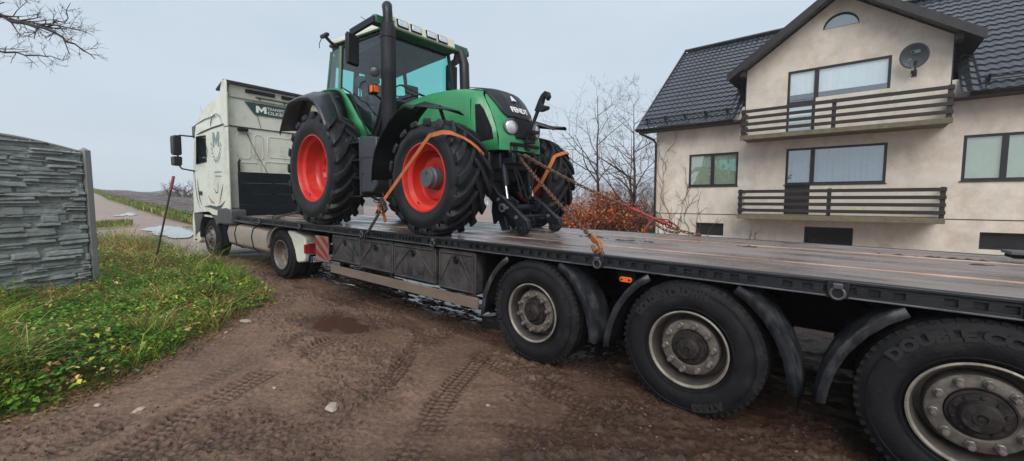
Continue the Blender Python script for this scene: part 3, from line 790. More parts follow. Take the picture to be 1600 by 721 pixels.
def tractor_wheel(x, y, Rt, W, rr, n_lug, side, front):
    wh = bpy.data.objects.new('wheel', None); COL.objects.link(wh); wh.parent = TF
    wh.location = (x, side * y, Rt - .012)
    if side > 0: wh.rotation_euler = (0, 0, math.pi)
    turn = 1 if side < 0 else -1
    ag_tyre(Rt, W, rr - .01, n_lug, .062 if not front else .056, turn, .1 if front else .2).build('tyre', M['ag_tyre'], wh, smooth=28, bevel=.004, seg=1)
    h = W / 2; q = MB()
    o = -h * .82
    if front:
        pr = [(rr - .015, o + .02), (rr + .012, o - .0), (rr + .012, o - .016), (rr - .004, o - .018), (rr - .014, o), (rr - .022, o + .05), (rr - .055, o + .075), (rr - .075, o + .09), (rr - .082, o + .21), (rr - .10, o + .235), (rr - .13, o + .24), (rr - .16, o + .20), (.20, o + .19), (.15, o + .21), (0, o + .21)]
    else:
        pr = [(rr - .015, o + .02), (rr + .012, o - .0), (rr + .012, o - .016), (rr - .004, o - .018), (rr - .014, o), (rr - .024, o + .06), (rr - .06, o + .085), (rr - .075, o + .10), (rr - .082, o + .26), (rr - .10, o + .30), (rr - .15, o + .325), (rr - .2, o + .30), (.24, o + .29), (.20, o + .33), (0, o + .33)]
    q.lathe(pr, n=72); q.build('rim', M['red'], wh, smooth=40)
    if front:
        q = MB(); q.lathe([(.15, o + .22), (.145, o + .10), (.128, o + .085), (.122, o + .04), (.118, o + .034), (0, o + .034)], n=40)
        hb = q.build('hub', M['hubgrey'], wh)
        q = MB(); q.lathe([(.011, 0), (.011, -.006), (0, -.006)], (.02, o + .034, .06), n=8); q.build('hub_plug', M['vent'], hb)
    else:
        q = MB()
        for k in range(8):
            a = k * math.pi / 4; q.lathe([(.018, 0), (.018, -.02), (0, -.02)], (.21 * math.cos(a), o + .30, .21 * math.sin(a)), n=6)
        q.build('wheel_bolt', M['red'], wh)
    q = MB(); a = R(-118); rr_ = rr - .05; q.tube([(rr_ * math.cos(a), o + .06, rr_ * math.sin(a)), (rr_ * .93 * math.cos(a), o + .035, rr_ * .93 * math.sin(a))], .008, 6); q.build('valve', M['vent'], wh)
    return wh
tractor_wheel(0, .985, .985, .62, .572, 19, -1, False)
tractor_wheel(0, .985, .985, .62, .572, 19, 1, False)
tractor_wheel(3.08, .985, .755, .58, .432, 17, -1, True)
tractor_wheel(3.08, .985, .755, .58, .432, 17, 1, True)

# --- running gear
m = MB(); m.prism([(-.5, .75), (-.5, 1.35), (.6, 1.35), (1.4, 1.2), (3.3, 1.12), (3.45, .95), (3.4, .72), (2.6, .62), (1.2, .55), (.3, .55)], -.26, .26)
m.build('chassis_block', M['iron'], TF, bevel=.03)
m = MB(); m.tube([(0, -.75, .97), (0, .75, .97)], .16, 20); m.box(-.35, .35, -.45, .45, .7, 1.3); m.build('rear_axle', M['iron'], TF, bevel=.01)
m = MB(); m.tube([(3.08, -.82, .745), (3.08, .82, .745)], .11, 16); m.box(2.85, 3.3, -.2, .2, .55, .98)
for s in (-1, 1): m.lathe([(0, -.12), (.15, -.1), (.17, .1), (0, .12)], (3.08, s * .68, .745), n=20)
m.build('front_axle', M['iron'], TF)
# steps with tank box, both sides
for s in (-1, 1):
    yo = s * 1.05; yi = s * .62; y0, y1 = sorted((yo, yi))
    m = MB(); m.box(.80, .825, y0, y1, .50, 1.44); m.box(1.22, 1.26, y0, y1, .5, 1.42)
    m.build('step_cheek', M['greyp'], TF, bevel=.006)
    for z in (.48, .78, 1.06, 1.34):
        q = MB(); q.box(.82, 1.225, y0, y1, z, z + .03); q.build('step', M['blackp'], TF, bevel=.005)
    m = MB(); yy0, yy1 = sorted((s * 1.0, s * .55)); m.box(.83, 1.22, yy0 + (.3 if s < 0 else 0), yy1 - (.3 if s > 0 else 0), .5, 1.42); m.build('step_back', M['vent'], TF)
    m = MB(); y0, y1 = sorted((s * 1.05, s * .45)); m.prism([(1.262, .56), (1.262, 1.44), (1.72, 1.40), (1.72, .66), (1.60, .56)], y0, y1)
    tb = m.build('battery_box', M['greyp'], TF, bevel=.02)
    m = MB(); y0, y1 = sorted((s * 1.056, s * 1.048)); m.box(1.275, 1.66, y0, y1, 1.095, 1.10); m.lathe([(.014, 0), (.014, s * .008), (0, s * .008)], (1.33, s * 1.05, .85), n=12); m.build('box_latch', M['vent'], tb)
    m = MB(); m.tube([(1.3, s * .95, .52), (1.5, s * .9, .44), (1.75, s * .8, .48)], .02, 8); m.build('hose', M['vent'], TF)
# --- rear fenders
fo = [(-1.25, 1.70), (-1.02, 2.02), (-.80, 2.20), (-.35, 2.225), (.02, 2.18), (.22, 2.09), (.43, 1.88), (.58, 1.66), (.70, 1.45)]
fm = [(-1.33, 1.78), (-1.10, 2.18), (-.88, 2.38), (-.45, 2.40), (-.10, 2.35), (.12, 2.27), (.33, 2.04), (.47, 1.80), (.58, 1.50)]
fi = [(-1.33, 1.80), (-1.12, 2.22), (-.90, 2.44), (-.48, 2.45), (-.10, 2.40), (.06, 2.33), (.24, 2.06), (.35, 1.80), (.43, 1.52)]
fg = [(-1.33, 1.80), (-1.12, 2.22), (-.90, 2.46), (-.48, 2.48), (-.10, 2.46), (.22, 2.38), (.50, 2.12), (.78, 1.80), (1.28, 1.42)]
for s in (-1, 1):
    lip = [(x * 1.0, z - .05) for x, z in fo]
    G = [[(x, s * 1.27, z) for x, z in lip], [(x, s * 1.285, z) for x, z in fo], [(x, s * 1.26, z + .03) for x, z in fo], [(x, s * .97, z) for x, z in fm]]
    MB().grid(G).build('rear_fender', M['greyp'], TF, smooth=32, solid=.012)
    G = [[(x, s * .965, z - .003) for x, z in fm], [(x, s * .74, z) for x, z in fi]]
    MB().grid(G).build('fender_inner', M['blackp'], TF, smooth=50, solid=.012)
    G = [[(x, s * .735, z) for x, z in fi], [(x, s * .77, z) for x, z in fg]]
    MB().grid(G).build('fender_panel', M['green'], TF, smooth=50, solid=.014)
    m = MB()
    for x in (.47, .56): m.lathe([(.011, 0), (.011, -.008 * -s), (0, -.008 * -s)], (x + .05, s * 1.0, 1.53), n=10)
    m.build('fender_bolt', M['steel'], TF)
    # bottom closing strip of the green quarter
    m = MB(); m.prism([(.42, 1.44), (.42, 1.53), (1.3, 1.44), (1.34, 1.36), (.9, 1.38)], *sorted((s * .62, s * .80))); m.build('sill', M['green'], TF, bevel=.01)
# --- front fenders
ff = [(1.90, .72), (1.93, .95), (2.00, 1.15), (2.18, 1.38), (2.42, 1.55), (2.70, 1.66), (2.98, 1.72), (3.62, 1.62)]
f2 = [(1.90, .74), (1.95, .98), (2.03, 1.20), (2.22, 1.44), (2.46, 1.61), (2.74, 1.73), (3.06, 1.80), (3.74, 1.56)]
ffr = [(1.90, .72), (1.93, .95), (2.00, 1.15), (2.16, 1.36), (2.36, 1.53), (2.55, 1.64), (2.72, 1.68), (2.92, 1.64)]
f2r = [(1.90, .74), (1.94, .98), (2.02, 1.24), (2.16, 1.50), (2.34, 1.70), (2.56, 1.84), (2.9, 1.74), (3.27, 1.62)]
ffl, f2l = ff, f2
for s in (-1, 1):
    ff, f2 = (ffr, f2r) if s < 0 else (ffl, f2l)
    G = [[(x, s * 1.245, z - .03) for x, z in ff], [(x, s * 1.25, z) for x, z in ff], [(x, s * 1.21, z + .02) for x, z in ff], [(x, s * .78, z) for x, z in f2], [(x, s * .70, z - .04) for x, z in f2]]
    MB().grid(G).build('front_fender', M['blackp'], TF, smooth=32, solid=.012)
    m = MB(); m.tube([(3.0, s * .5, 1.2), (3.0, s * .72, 1.35), (2.95, s * .85, 1.72)], .025, 8); m.build('fender_arm', M['iron'], TF)
# --- hood
def xs(z): return float(np.interp(z, [1.05, 1.3, 1.5, 1.7, 1.88, 2.0], [3.68, 3.67, 3.60, 3.50, 3.37, 3.25]))
def bulge(y, z): return .115 * max(0, 1 - (abs(y) / .46) ** 2.6) * float(np.interp(z, [1.05, 1.4, 2.0], [.7, 1.0, 1.0]))
stn = [(1.32, 2.06), (1.7, 2.10), (2.2, 2.13), (2.7, 2.11), (3.0, 2.07), (3.24, None)]
def ring(x, zt, cap=False):
    w_ = .455; zb = 1.13; pts = []
    def px(z, y): return x if not cap else xs(z)
    top = zt - .0
    prof = [(-w_, zb), (-w_, 1.4), (-w_ + .004, 1.65), (-w_ + .015, top - .17), (-w_ + .045, top - .09), (-w_ + .10, top - .045), (-w_ * .45, top - .012), (0, top)]
    prof = prof + [(-a, b) for a, b in prof[-2::-1]]
    return [(px(z, y), y, z) for (y, z) in prof]
G = []
for (x, zt) in stn:
    if zt is None: G.append(ring(0, 1.995, True))
    else: G.append(ring(x, zt))
hood = MB().grid(G).build('hood', M['green'], TF, smooth=40, solid=.012)
# front face of the hood, bulging forward
G = []
for k, z in enumerate(np.linspace(1.13, 1.995, 16)):
    row = []
    wz = float(np.interp(z, [1.13, 1.65, 1.825, 1.905, 1.95, 1.983, 1.995], [.455, .451, .44, .41, .355, .2, .05]))
    for y in np.linspace(-1, 1, 21):
        yy = y * wz; row.append((xs(z) + bulge(yy, z), yy, z))
    G.append(row)
MB().grid(G).build('nose_panel', M['green'], TF, smooth=60)
# black grille mask
def mask_w(z): return float(np.interp(z, [1.29, 1.34, 1.55, 1.66, 1.95, 1.99], [.21, .225, .245, .335, .405, .34]))
G = []
for z in np.linspace(1.29, 1.975, 22):
    G.append([(xs(z) + bulge(y * mask_w(z), z) + .012, y * mask_w(z), z) for y in np.linspace(-1, 1, 25)])
gr = MB().grid(G).build('grille', M['vent'], TF, smooth=60, solid=.01)
m = MB()
for y in np.linspace(-.20, .20, 15):
    pts = [(xs(z) + bulge(y, z) + .022, y, z) for z in np.linspace(1.31, 1.60, 7)]
    m.tube(pts, .0055, 5)
m.build('grille_slat', M['blackp'], gr)
G = []
for z in np.linspace(1.58, 1.985, 14):
    wz = mask_w(z) * .96
    G.append([(xs(z) + bulge(y * wz, z) + .024 + .010 * (1 if abs(abs(y) - .45) < .12 else 0), y * wz, z) for y in np.linspace(-1, 1, 31)])
MB().grid(G).build('grille_hood', M['greyp'] if False else M['blackp'], gr, smooth=60, solid=.008)
G = []
for x, zt in ((2.95, 2.082), (3.08, 2.06), (3.2, 2.022), (3.30, 1.985)):
    G.append([(x + .10 * (1 - (y / .42) ** 2) * (1 if x > 3.1 else .3), y, zt - .06 * (abs(y) / .42) ** 3 + .008) for y in np.linspace(-.34, .34, 13)])
MB().grid(G).build('hood_cap', M['blackp'], TF, smooth=60, solid=.008)
# maker's name across the mask, and the emblem above it
V, F = text_mesh('FENDT', .112, .004, .003, 'CENTER', 1.02)
V2 = [];
for (a, b_, c) in V:
    y = a; z = 1.665 + b_ * .95; V2.append((xs(z) + bulge(y, z) + .046 + c, y, z))
MB().raw(V2, F).build('maker_lettering', M['logo'], gr, smooth=0, fix=False)
m = MB(); z0 = 1.84
for (pz) in ((0, .0),):
    pts = [(-.045, 0), (0, .085), (.045, 0), (.02, .012), (0, .0), (-.02, .012)]
    q = [(y, z0 + z) for y, z in pts]
    n_ = len(q); v = [(xs(z) + bulge(y, z) + .035, y, z) for y, z in q] + [(xs(z) + bulge(y, z) + .058, y, z) for y, z in q]
    m.raw(v, [tuple(range(n_)), tuple(range(2 * n_ - 1, n_ - 1, -1))] + [(i, (i + 1) % n_, (i + 1) % n_ + n_, i + n_) for i in range(n_)])
m.build('emblem', M['logo'], gr, smooth=0)
# lower slot
m = MB(); m.box(3.68, 3.785, -.30, .30, 1.19, 1.235); m.build('bumper_slot', M['vent'], TF, bevel=.01)
for s in (-1, 1):
    # head lamps
    c = Vector((3.715, s * .275, 1.44)); q = MB()
    q.lathe([(.0, -.02), (.105, -.02), (.108, .03), (.098, .045), (.09, .03)], (0, 0, 0), n=28, ax='X')
    o = q.build('headlight', M['hubgrey'], TF); o.location = c; o.rotation_euler = (0, 0, s * .28)
    q = MB(); q.lathe([(.092, .025), (.08, .036), (.04, .048), (0, .052)], n=24, ax='X'); q.build('lens', M['lens'], o)
    # side grille
    pts = [(3.235, 1.77), (3.33, 1.765), (3.41, 1.68), (3.56, 1.42), (3.59, 1.27), (3.30, 1.25), (3.255, 1.36)]
    q = MB(); q.prism(pts, *sorted((s * .452, s * .463))); sg = q.build('side_grille', M['vent'], TF, bevel=.004)
    q = MB()
    for k in range(9):
        x = 3.275 + k * .034
        zt = 1.755 if x < 3.33 else 1.755 - (x - 3.33) * 2.0; q.tube([(x, s * .465, 1.275), (x, s * .465, max(zt, 1.36))], .006, 5)
    q.build('slat', M['blackp'], sg)
    # panel seam and small vent bracket on the hood side
    q = MB(); q.box(3.145, 3.152, *sorted((s * .4585, s * .450)), 1.14, 1.86); q.build('hood_seam', M['vent'], TF)
    q = MB(); q.box(2.9, 3.02, *sorted((s * .455, s * .475)), 1.42, 1.52); q.box(2.66, 2.80, *sorted((s * .455, s * .5)), 1.50, 1.60); q.build('latch', M['blackp'], TF, bevel=.01)
# --- cab
def pane(poly, name='window', mt='cabglass', par=TF):
    n_ = len(poly); return MB().raw(poly, [tuple(range(n_))]).build(name, M[mt], par, smooth=0, fix=False)
m = MB(); m.box(-.45, 1.35, -.66, .66, 1.30, 1.42); m.build('cab_floor', M['blackp'], TF, bevel=.02)
for s in (-1, 1):
    y = s * .76
    p = MB()
    p.bar((.06, s * .73, 2.40), (-.0, s * .66, 3.20), .055, .055); p.build('cab_pillar', M['dkgreen'], TF, bevel=.012)
    p = MB(); p.bar((-.54, s * .66, 2.45), (-.42, s * .62, 3.20), .05, .05); p.build('cab_pillar', M['dkgreen'], TF, bevel=.012)
    p = MB(); p.tube([(1.20, s * .74, 1.48), (1.36, s * .72, 1.75), (1.47, s * .72, 2.1), (1.49, s * .67, 2.6), (1.44, s * .62, 3.12)], .032, 8); p.build('cab_pillar', M['blackp'], TF)
    # door: frame and glass, curved lower edge
    dp = [(.10, 2.45), (.06, 3.16), (1.42, 3.12), (1.47, 2.6), (1.45, 2.1), (1.34, 1.75), (1.20, 1.50), (1.08, 1.50), (.72, 1.95), (.42, 2.30)]
    yy = lambda z: s * (.795 - .13 * (z - 1.5) / 1.6)
    dr = pane([(x, yy(z), z) for x, z in dp], 'door_glass')
    q = MB(); q.tube([(x, yy(z) + s * .004, z) for x, z in dp], .016, 6, closed=True); q.build('door_frame', M['vent'], dr)
    q = MB(); q.tube([(.17, s * .83, 2.0 + .26), (.17, s * .86, 2.25), (.30, s * .86, 2.22)], .014, 6); q.build('door_handle', M['vent'], dr)
    pane([(-.52, s * .67, 2.47), (-.41, s * .63, 3.18), (-.01, s * .67, 3.18), (.04, s * .74, 2.45)], 'quarter_glass')
pane([(1.47, -.70, 2.06), (1.47, .70, 2.06), (1.44, .62, 3.12), (1.44, -.62, 3.12)], 'windscreen')
pane([(-.55, -.64, 2.3), (-.55, .64, 2.3), (-.42, .60, 3.18), (-.42, -.60, 3.18)], 'rear_window')
m = MB(); m.prism([(1.28, 1.4), (1.47, 2.06), (1.40, 2.08), (1.18, 1.45)], -.66, .66); m.build('cowl', M['blackp'], TF, bevel=.01)
m = MB(); m.box(-.56, -.48, -.68, .68, 1.42, 2.32); m.build('rear_wall', M['blackp'], TF, bevel=.01)
# interior
m = MB(); m.prism([(-.40, 2.92), (-.38, 3.17), (1.40, 3.10), (1.42, 3.02), (.9, 3.0)], -.60, .60); m.build('headliner', M['vent'], TF, bevel=.01)
for y in (-.60, -.12, .12, .60):
    m = MB(); m.bar((-.535, y, 2.3), (-.42, y * .98, 3.12), .09, .05); m.build('rear_post', M['seat'], TF)
m = MB(); m.box(-.54, -.46, -.62, .62, 2.30, 2.50); m.build('rear_shelf', M['seat'], TF)
m = MB(); m.prism([(.0, 1.42), (.0, 1.75), (.1, 1.9), (.55, 1.9), (.60, 1.82), (.55, 1.42)], -.25, .25); m.build('seat', M['seat'], TF, bevel=.04, seg=3)
m = MB(); m.prism([(.02, 1.9), (-.10, 2.62), (-.04, 2.68), (.06, 2.66), (.14, 1.95)], -.25, .25); sb = m.build('seat_back', M['seat'], TF, bevel=.04, seg=3)
m = MB(); m.prism([(-.10, 2.68), (-.12, 2.86), (-.02, 2.88), (.02, 2.70)], -.13, .13); m.build('headrest', M['seat'], sb, bevel=.03)
m = MB(); m.box(.95, 1.30, -.22, .22, 1.42, 2.12); m.prism([(.95, 2.05), (1.35, 2.12), (1.42, 2.20), (1.05, 2.18)], -.32, .32); m.build('dashboard', M['blackp'], TF, bevel=.03)
m = MB(); cx, cz = .86, 2.30
m.tube([(cx + .09 * math.sin(t) * 1, .21 * math.cos(t), cz + .19 * math.sin(t)) for t in np.linspace(0, 2 * math.pi, 28, endpoint=False)], .014, 7, closed=True)
m.tube([(cx, -.2, cz), (cx, .2, cz)], .012, 6); m.tube([(cx, 0, cz), (1.1, 0, 2.1)], .03, 8)
m.build('steering_wheel', M['vent'], TF)
m = MB(); m.box(.0, .75, -.52, -.33, 1.42, 2.08); m.prism([(.35, 2.08), (.45, 2.3), (.65, 2.34), (.75, 2.1)], -.50, -.36); m.build('armrest_console', M['blackp'], TF, bevel=.03)
m = MB(); m.tube([(.5, .35, 1.42), (.55, .42, 2.1), (.62, .45, 2.45)], .018, 6); m.box(.58, .64, .33, .56, 2.40, 2.62); m.build('terminal', M['vent'], TF, bevel=.01)
m = MB(); m.tube([(.78, -.71, 1.75), (.72, -.72, 2.0), (.72, -.72, 2.35), (.78, -.72, 2.42), (.9, -.72, 2.42)], .013, 6); m.tube([(.82, -.73, 1.78), (1.12, -.72, 1.64)], .013, 6); m.build('grab_rail', M['vent'], TF)
m = MB(); m.lathe([(0, -.05), (.10, -.03), (.12, .05), (0, .08)], (.42, -.55, 2.52), n=20); m.build('extra_seat', M['seat'], TF)
# wiper
m = MB(); m.tube([(1.53, -.35, 2.12), (1.54, -.1, 2.22), (1.54, .32, 2.17)], .012, 6); m.tube([(1.54, -.5, 2.30), (1.55, .1, 2.20)], .009, 5); m.build('wiper', M['vent'], TF)
# --- roof
def slab(z0f, z1f, x0, x1, y, rnd, n=6):
    pts = []
    for (cx, cy, a0) in ((x1 - rnd, y - rnd, 0), (x0 + rnd, y - rnd, 90), (x0 + rnd, -y + rnd, 180), (x1 - rnd, -y + rnd, 270)):
        for k in range(n + 1):
            a = R(a0 + 90 * k / n); pts.append((cx + rnd * math.cos(a), cy + rnd * math.sin(a)))
    v = [(x, y_, z0f(x)) for x, y_ in pts] + [(x, y_, z1f(x)) for x, y_ in pts]; n_ = len(pts)
    return v, [tuple(range(n_)), tuple(range(2 * n_ - 1, n_ - 1, -1))] + [(i, (i + 1) % n_, (i + 1) % n_ + n_, i + n_) for i in range(n_)]
zl = lambda x: 3.28 - (x + .5) * .062
m = MB(); m.raw(*slab(lambda x: zl(x) - .10, lambda x: zl(x) + .0, -.46, 1.46, .64, .12)); m.build('roof_liner', M['vent'], TF, bevel=.01)
m = MB(); m.raw(*slab(lambda x: zl(x) + .002, lambda x: zl(x) + .03, -.50, 1.50, .68, .12)); m.build('roof_band', M['dkgreen'], TF, bevel=.015)
rf = MB()
G = []
for (sc, dz) in ((1.0, .032), (.995, .075), (.96, .115), (.87, .14), (.6, .155), (.05, .16)):
    v, _ = slab(lambda x: 0, lambda x: 0, -.50, 1.50, .68, .12); n_ = len(v) // 2
    G.append([((.52 + (x - .52) * sc), y_ * sc, zl(.52 + (x - .52) * sc) + dz) for (x, y_, _z) in v[:n_]])
rf.grid(G, closed=True); roof = rf.build('roof', M['cream'], TF, smooth=50)
# front lamp visor
m = MB(); m.prism([(1.30, 3.16), (1.58, 3.125), (1.635, 3.145), (1.60, 3.31), (1.50, 3.345), (1.30, 3.33)], -.635, .635); vz = m.build('lamp_visor', M['cream'], roof, bevel=.02, seg=3)
m = MB(); m.prism([(1.25, 3.07), (1.52, 3.075), (1.63, 3.12), (1.59, 3.136), (1.30, 3.16)], -.645, .645); m.build('visor_underside', M['dkgreen'], roof, bevel=.015)
nrm = Vector((.215, 0, .12)).normalized()
for y in (-.475, -.215, .095, .345):
    c = Vector((1.622, y, 3.228)); ang = math.atan2(.035, .165)
    q = MB(); q.box(-.02, .012, -.108, .108, -.068, .068); o = q.build('work_light', M['vent'], TF, bevel=.025, seg=3); o.location = c; o.rotation_euler = (0, -ang, 0)
    q = MB(); q.box(.013, .02, -.088, .088, -.049, .049); q.build('lens', M['lens'], o, bevel=.012)
m = MB(); m.tube([(.9, -.35, 3.33), (.50, -.55, 3.62)], .005, 5); m.build('antenna', M['vent'], roof)
# rear side lamp bracket
m = MB(); m.tube([(-.12, -.62, 3.20), (-.16, -.76, 3.27), (-.20, -.84, 3.36)], .03, 8); m.box(-.34, -.10, -.88, -.82, 3.36, 3.41); m.tube([(-.33, -.85, 3.37), (-.42, -.86, 3.28), (-.40, -.86, 3.20)], .008, 5); m.build('lamp_bracket', M['blackp'], TF, bevel=.006)
# mirrors
for s in (-1, 1):
    m = MB(); m.prism([(1.50, 3.10), (1.50, 3.26), (1.62, 3.24), (1.62, 3.12)], *sorted((s * .62, s * .95))); a = m.build('mirror_mount', M['dkgreen'], TF, bevel=.01)
    m = MB(); m.box(1.08, 1.62, *sorted((s * .98, s * .93)), 3.10, 3.20) if False else None
    m.bar((1.60, s * .97, 3.16), (1.02, s * 1.03, 3.08), .05, .10); m.tube([(1.02, s * 1.03, 3.10), (.99, s * 1.05, 3.04), (.99, s * 1.05, 2.60)], .014, 6); m.build('mirror_arm', M['blackp'], TF, bevel=.008)
    m = MB(); m.prism([(-.03, -.21), (-.01, -.26), (.05, -.24), (.06, .20), (.03, .23), (-.02, .20)], -.11, .11); o = m.build('mirror', M['blackp'], TF, bevel=.012); o.location = (1.05, s * 1.04, 2.83); o.rotation_euler = (0, 0, s * -.25)
# --- exhaust (right) and air intake (left)
pm = mat('perforated_heat_shield', (.008, .009, .014), .5, .1, var=.15, spec=.3)
n = pm.node_tree; b = n.nodes['Principled BSDF']; tcn = n.nodes.new('ShaderNodeTexCoord'); vo = n.nodes.new('ShaderNodeTexVoronoi'); vo.inputs['Scale'].default_value = 60; vo.inputs['Randomness'].default_value = .15
n.links.new(tcn.outputs['Object'], vo.inputs[0]); bp = n.nodes.new('ShaderNodeBump'); bp.inputs['Strength'].default_value = .9; bp.inputs['Distance'].default_value = .008; n.links.new(vo.outputs['Distance'], bp.inputs['Height']); n.links.new(bp.outputs[0], b.inputs['Normal'])
EX = (1.70, -.80)
m = MB(); m.lathe([(0, 1.30), (.085, 1.30), (.10, 1.42), (.112, 1.75), (.112, 2.34), (.118, 2.36), (.118, 2.44), (.112, 2.46), (.112, 3.08), (.10, 3.10), (.07, 3.105)], (EX[0], EX[1], 0), n=32, ax='Z')
ex = m.build('exhaust_muffler', pm, TF)
m = MB(); m.tube([(EX[0], EX[1], 3.05), (EX[0], EX[1], 3.26), (EX[0] - .01, EX[1], 3.34), (EX[0] - .05, EX[1] + .03, 3.40), (EX[0] - .12, EX[1] + .06, 3.42)], [.072, .073, .074, .074, .072], 20); m.build('exhaust_pipe', M['blackp'], ex)
m = MB(); m.lathe([(.114, 0), (.12, .004), (.12, .02), (.114, .024)], (EX[0], EX[1], 2.9), n=28, ax='Z')
for z in (1.6, 2.2, 2.3, 3.04): m.lathe([(.010, 0), (.010, -.01), (0, -.01)], (EX[0] - .02, EX[1] - .11, z), n=8)
m.build('clamp', M['steel'] if False else M['iron'], ex)
m = MB(); m.tube([(1.70, .80, 1.4), (1.70, .80, 2.4), (1.68, .80, 2.9), (1.60, .80, 3.12), (1.52, .79, 3.22)], [.085, .09, .09, .085, .06], 18); m.build('air_intake', M['blackp'], TF)
m = MB(); m.prism([(1.42, 2.9), (1.56, 3.24), (1.60, 3.2), (1.60, 2.95)], .72, .78); m.build('intake_cover', M['greyp'], TF)
# round lamp and indicator beside the exhaust
m = MB(); m.lathe([(0, -.03), (.07, -.03), (.078, .02), (.07, .04)], n=24, ax='X'); o = m.build('round_lamp', M['hubgrey'], TF); o.location = (1.50, -.92, 2.42); o.rotation_euler = (0, 0, -.6)
m = MB(); m.lathe([(.068, .03), (.03, .042), (0, .045)], n=20, ax='X'); m.build('lens', M['greyp'], o)
m = MB(); m.box(1.40, 1.55, -.98, -.88, 2.08, 2.22); m.tube([(1.45, -.9, 2.1), (1.5, -.78, 2.0)], .02, 6); ind = m.build('indicator', M['vent'], TF, bevel=.02)
m = MB(); m.box(1.552, 1.565, -.97, -.89, 2.10, 2.20); m.box(1.47, 1.545, -.990, -.981, 2.10, 2.20); m.build('indicator_lens', M['lamp_orange'], ind, bevel=.003)
# --- front linkage
m = MB()
m.box(3.36, 3.62, -.36, .36, .88, 1.10); m.box(3.3, 3.50, -.45, -.33, .62, 1.12); m.box(3.3, 3.50, .33, .45, .62, 1.12)
m.build('linkage_frame', M['iron'], TF, bevel=.02)
m = MB(); rr_ = random.Random(3)
for k in range(26):
    y = rr_.uniform(-.32, .36); x = rr_.uniform(3.55, 3.78); z = rr_.uniform(.98, 1.17); r_ = rr_.uniform(.018, .038)
    a = rr_.choice(['X', 'Y', 'Z']); m.lathe([(0, -.05), (r_, -.05), (r_, .02), (r_ * .7, .03), (r_ * .7, .06), (0, .06)], (x if a != 'X' else 0, y if a == 'Z' or a == 'X' and False else 0, 0), n=8) if False else m.lathe([(0, -.045), (r_, -.045), (r_, .02), (r_ * .7, .03), (r_ * .7, .055), (0, .055)], (x, y, z), n=10, ax=a)
m.box(3.5, 3.74, -.30, .30, .95, 1.03)
for y in (-.28, -.14, .05, .2, .3): m.box(3.74, 3.80, y - .035, y + .035, .96, 1.09)
m.build('coupler_block', M['iron'], TF, bevel=.004, seg=1)
m = MB(); m.tube([(3.62, -.26, 1.10), (3.70, -.1, 1.19), (3.70, .1, 1.17), (3.66, .28, 1.12)], .016, 6); m.tube([(3.62, .34, 1.2), (3.72, .36, 1.02), (3.70, .3, .85)], .014, 6)
m.tube([(3.75, -.22, .90), (3.80, -.12, .50), (3.80, .05, .47), (3.76, .22, .86)], .014, 6); m.tube([(3.75, -.18, .90), (3.82, -.06, .58), (3.80, .1, .56), (3.76, .18, .88)], .012, 6)
m.build('hydraulic_hose', M['vent'], TF)
for s in (-1, 1):
    # lower link: a broad bent plate
    y = s * .36
    pl = [(3.34, .68), (3.42, .73), (3.52, .66), (3.62, .55), (3.80, .44), (3.98, .30), (4.12, .21), (4.15, .10), (4.08, .03), (3.97, .06), (3.90, .18), (3.74, .29), (3.58, .41), (3.42, .54)]
    m = MB(); m.prism(pl, y - .035, y + .035); lk = m.build('lower_link', M['iron'], TF, bevel=.012)
    m = MB(); m.lathe([(0, -.05), (.075, -.05), (.075, .05), (0, .05)], (4.03, y, .09), n=18); m.lathe([(0, -.07), (.03, -.07), (.03, .07), (0, .07)], (4.03, y, .09), n=12)
    m.prism([(3.96, .2), (4.02, .26), (4.12, .2), (4.10, .12)], y - .05, y + .05); m.build('link_claw', M['iron'], lk, bevel=.005)
    m = MB(); m.tube([(3.58, s * .26, .98), (3.645, s * .27, .66)], .052, 14); cy = m.build('lift_cylinder', M['iron'], TF)
    m = MB(); m.tube([(3.63, s * .27, .72), (3.70, s * .29, .44)], .020, 12); m.build('cylinder_rod', M['steel'], cy)
    m = MB(); m.box(3.64, 3.78, s * .30 - .08, s * .30 + .08, .455, .485); m.box(3.64, 3.78, s * .30 - .075, s * .30 + .075, .415, .445); m.build('rod_pad', M['vent'], cy, bevel=.01)
m = MB(); m.tube([(3.70, -.42, .36), (3.70, .42, .36)], .045, 14); m.tube([(3.86, -.36, .24), (3.86, .36, .24)], .022, 10); m.build('link_cross_tube', M['iron'], TF, bevel=.02)
for s in (-1, 1):
    for (x, z, r_) in ((3.44, .64, .035), (3.62, .47, .022), (3.78, .36, .022), (3.94, .24, .026), (3.70, .36, .06)): MB().lathe([(0, -.055), (r_, -.055), (r_, .055), (0, .055)], (x, s * .36, z), n=10).build('link_bolt', M['hubgrey'], TF, bevel=.003)
    m = MB(); m.prism([(3.60, .46), (3.72, .52), (3.86, .44), (3.84, .34), (3.70, .40)], *sorted((s * .24, s * .27))); m.prism([(3.52, .30), (3.66, .34), (3.80, .16), (3.74, .05), (3.66, .12), (3.56, .16)], *sorted((s * .19, s * .22))); m.build('link_gusset', M['iron'], TF, bevel=.006)
    m = MB(); m.tube([(3.50, s * .18, .92), (3.60, s * .20, .60), (3.68, s * .21, .38)], .014, 6); m.tube([(3.48, s * .40, .95), (3.42, s * .42, .75), (3.40, s * .40, .60)], .02, 6); m.build('hose', M['vent'], TF)
m = MB(); m.bar((3.72, -.22, .36), (3.98, -.3, .16), .03, .02); m.build('bright_bar', M['steel'], TF)
m = MB(); m.prism([(3.42, .52), (3.62, .30), (3.72, .06), (3.60, .04), (3.52, .20), (3.44, .12), (3.40, .3)], -.30, -.24); m.build('support_foot', M['iron'], TF, bevel=.01)
m = MB(); m.prism([(3.42, .52), (3.62, .30), (3.70, .10), (3.52, .20)], .1, .16); m.build('support_foot', M['iron'], TF, bevel=.01)
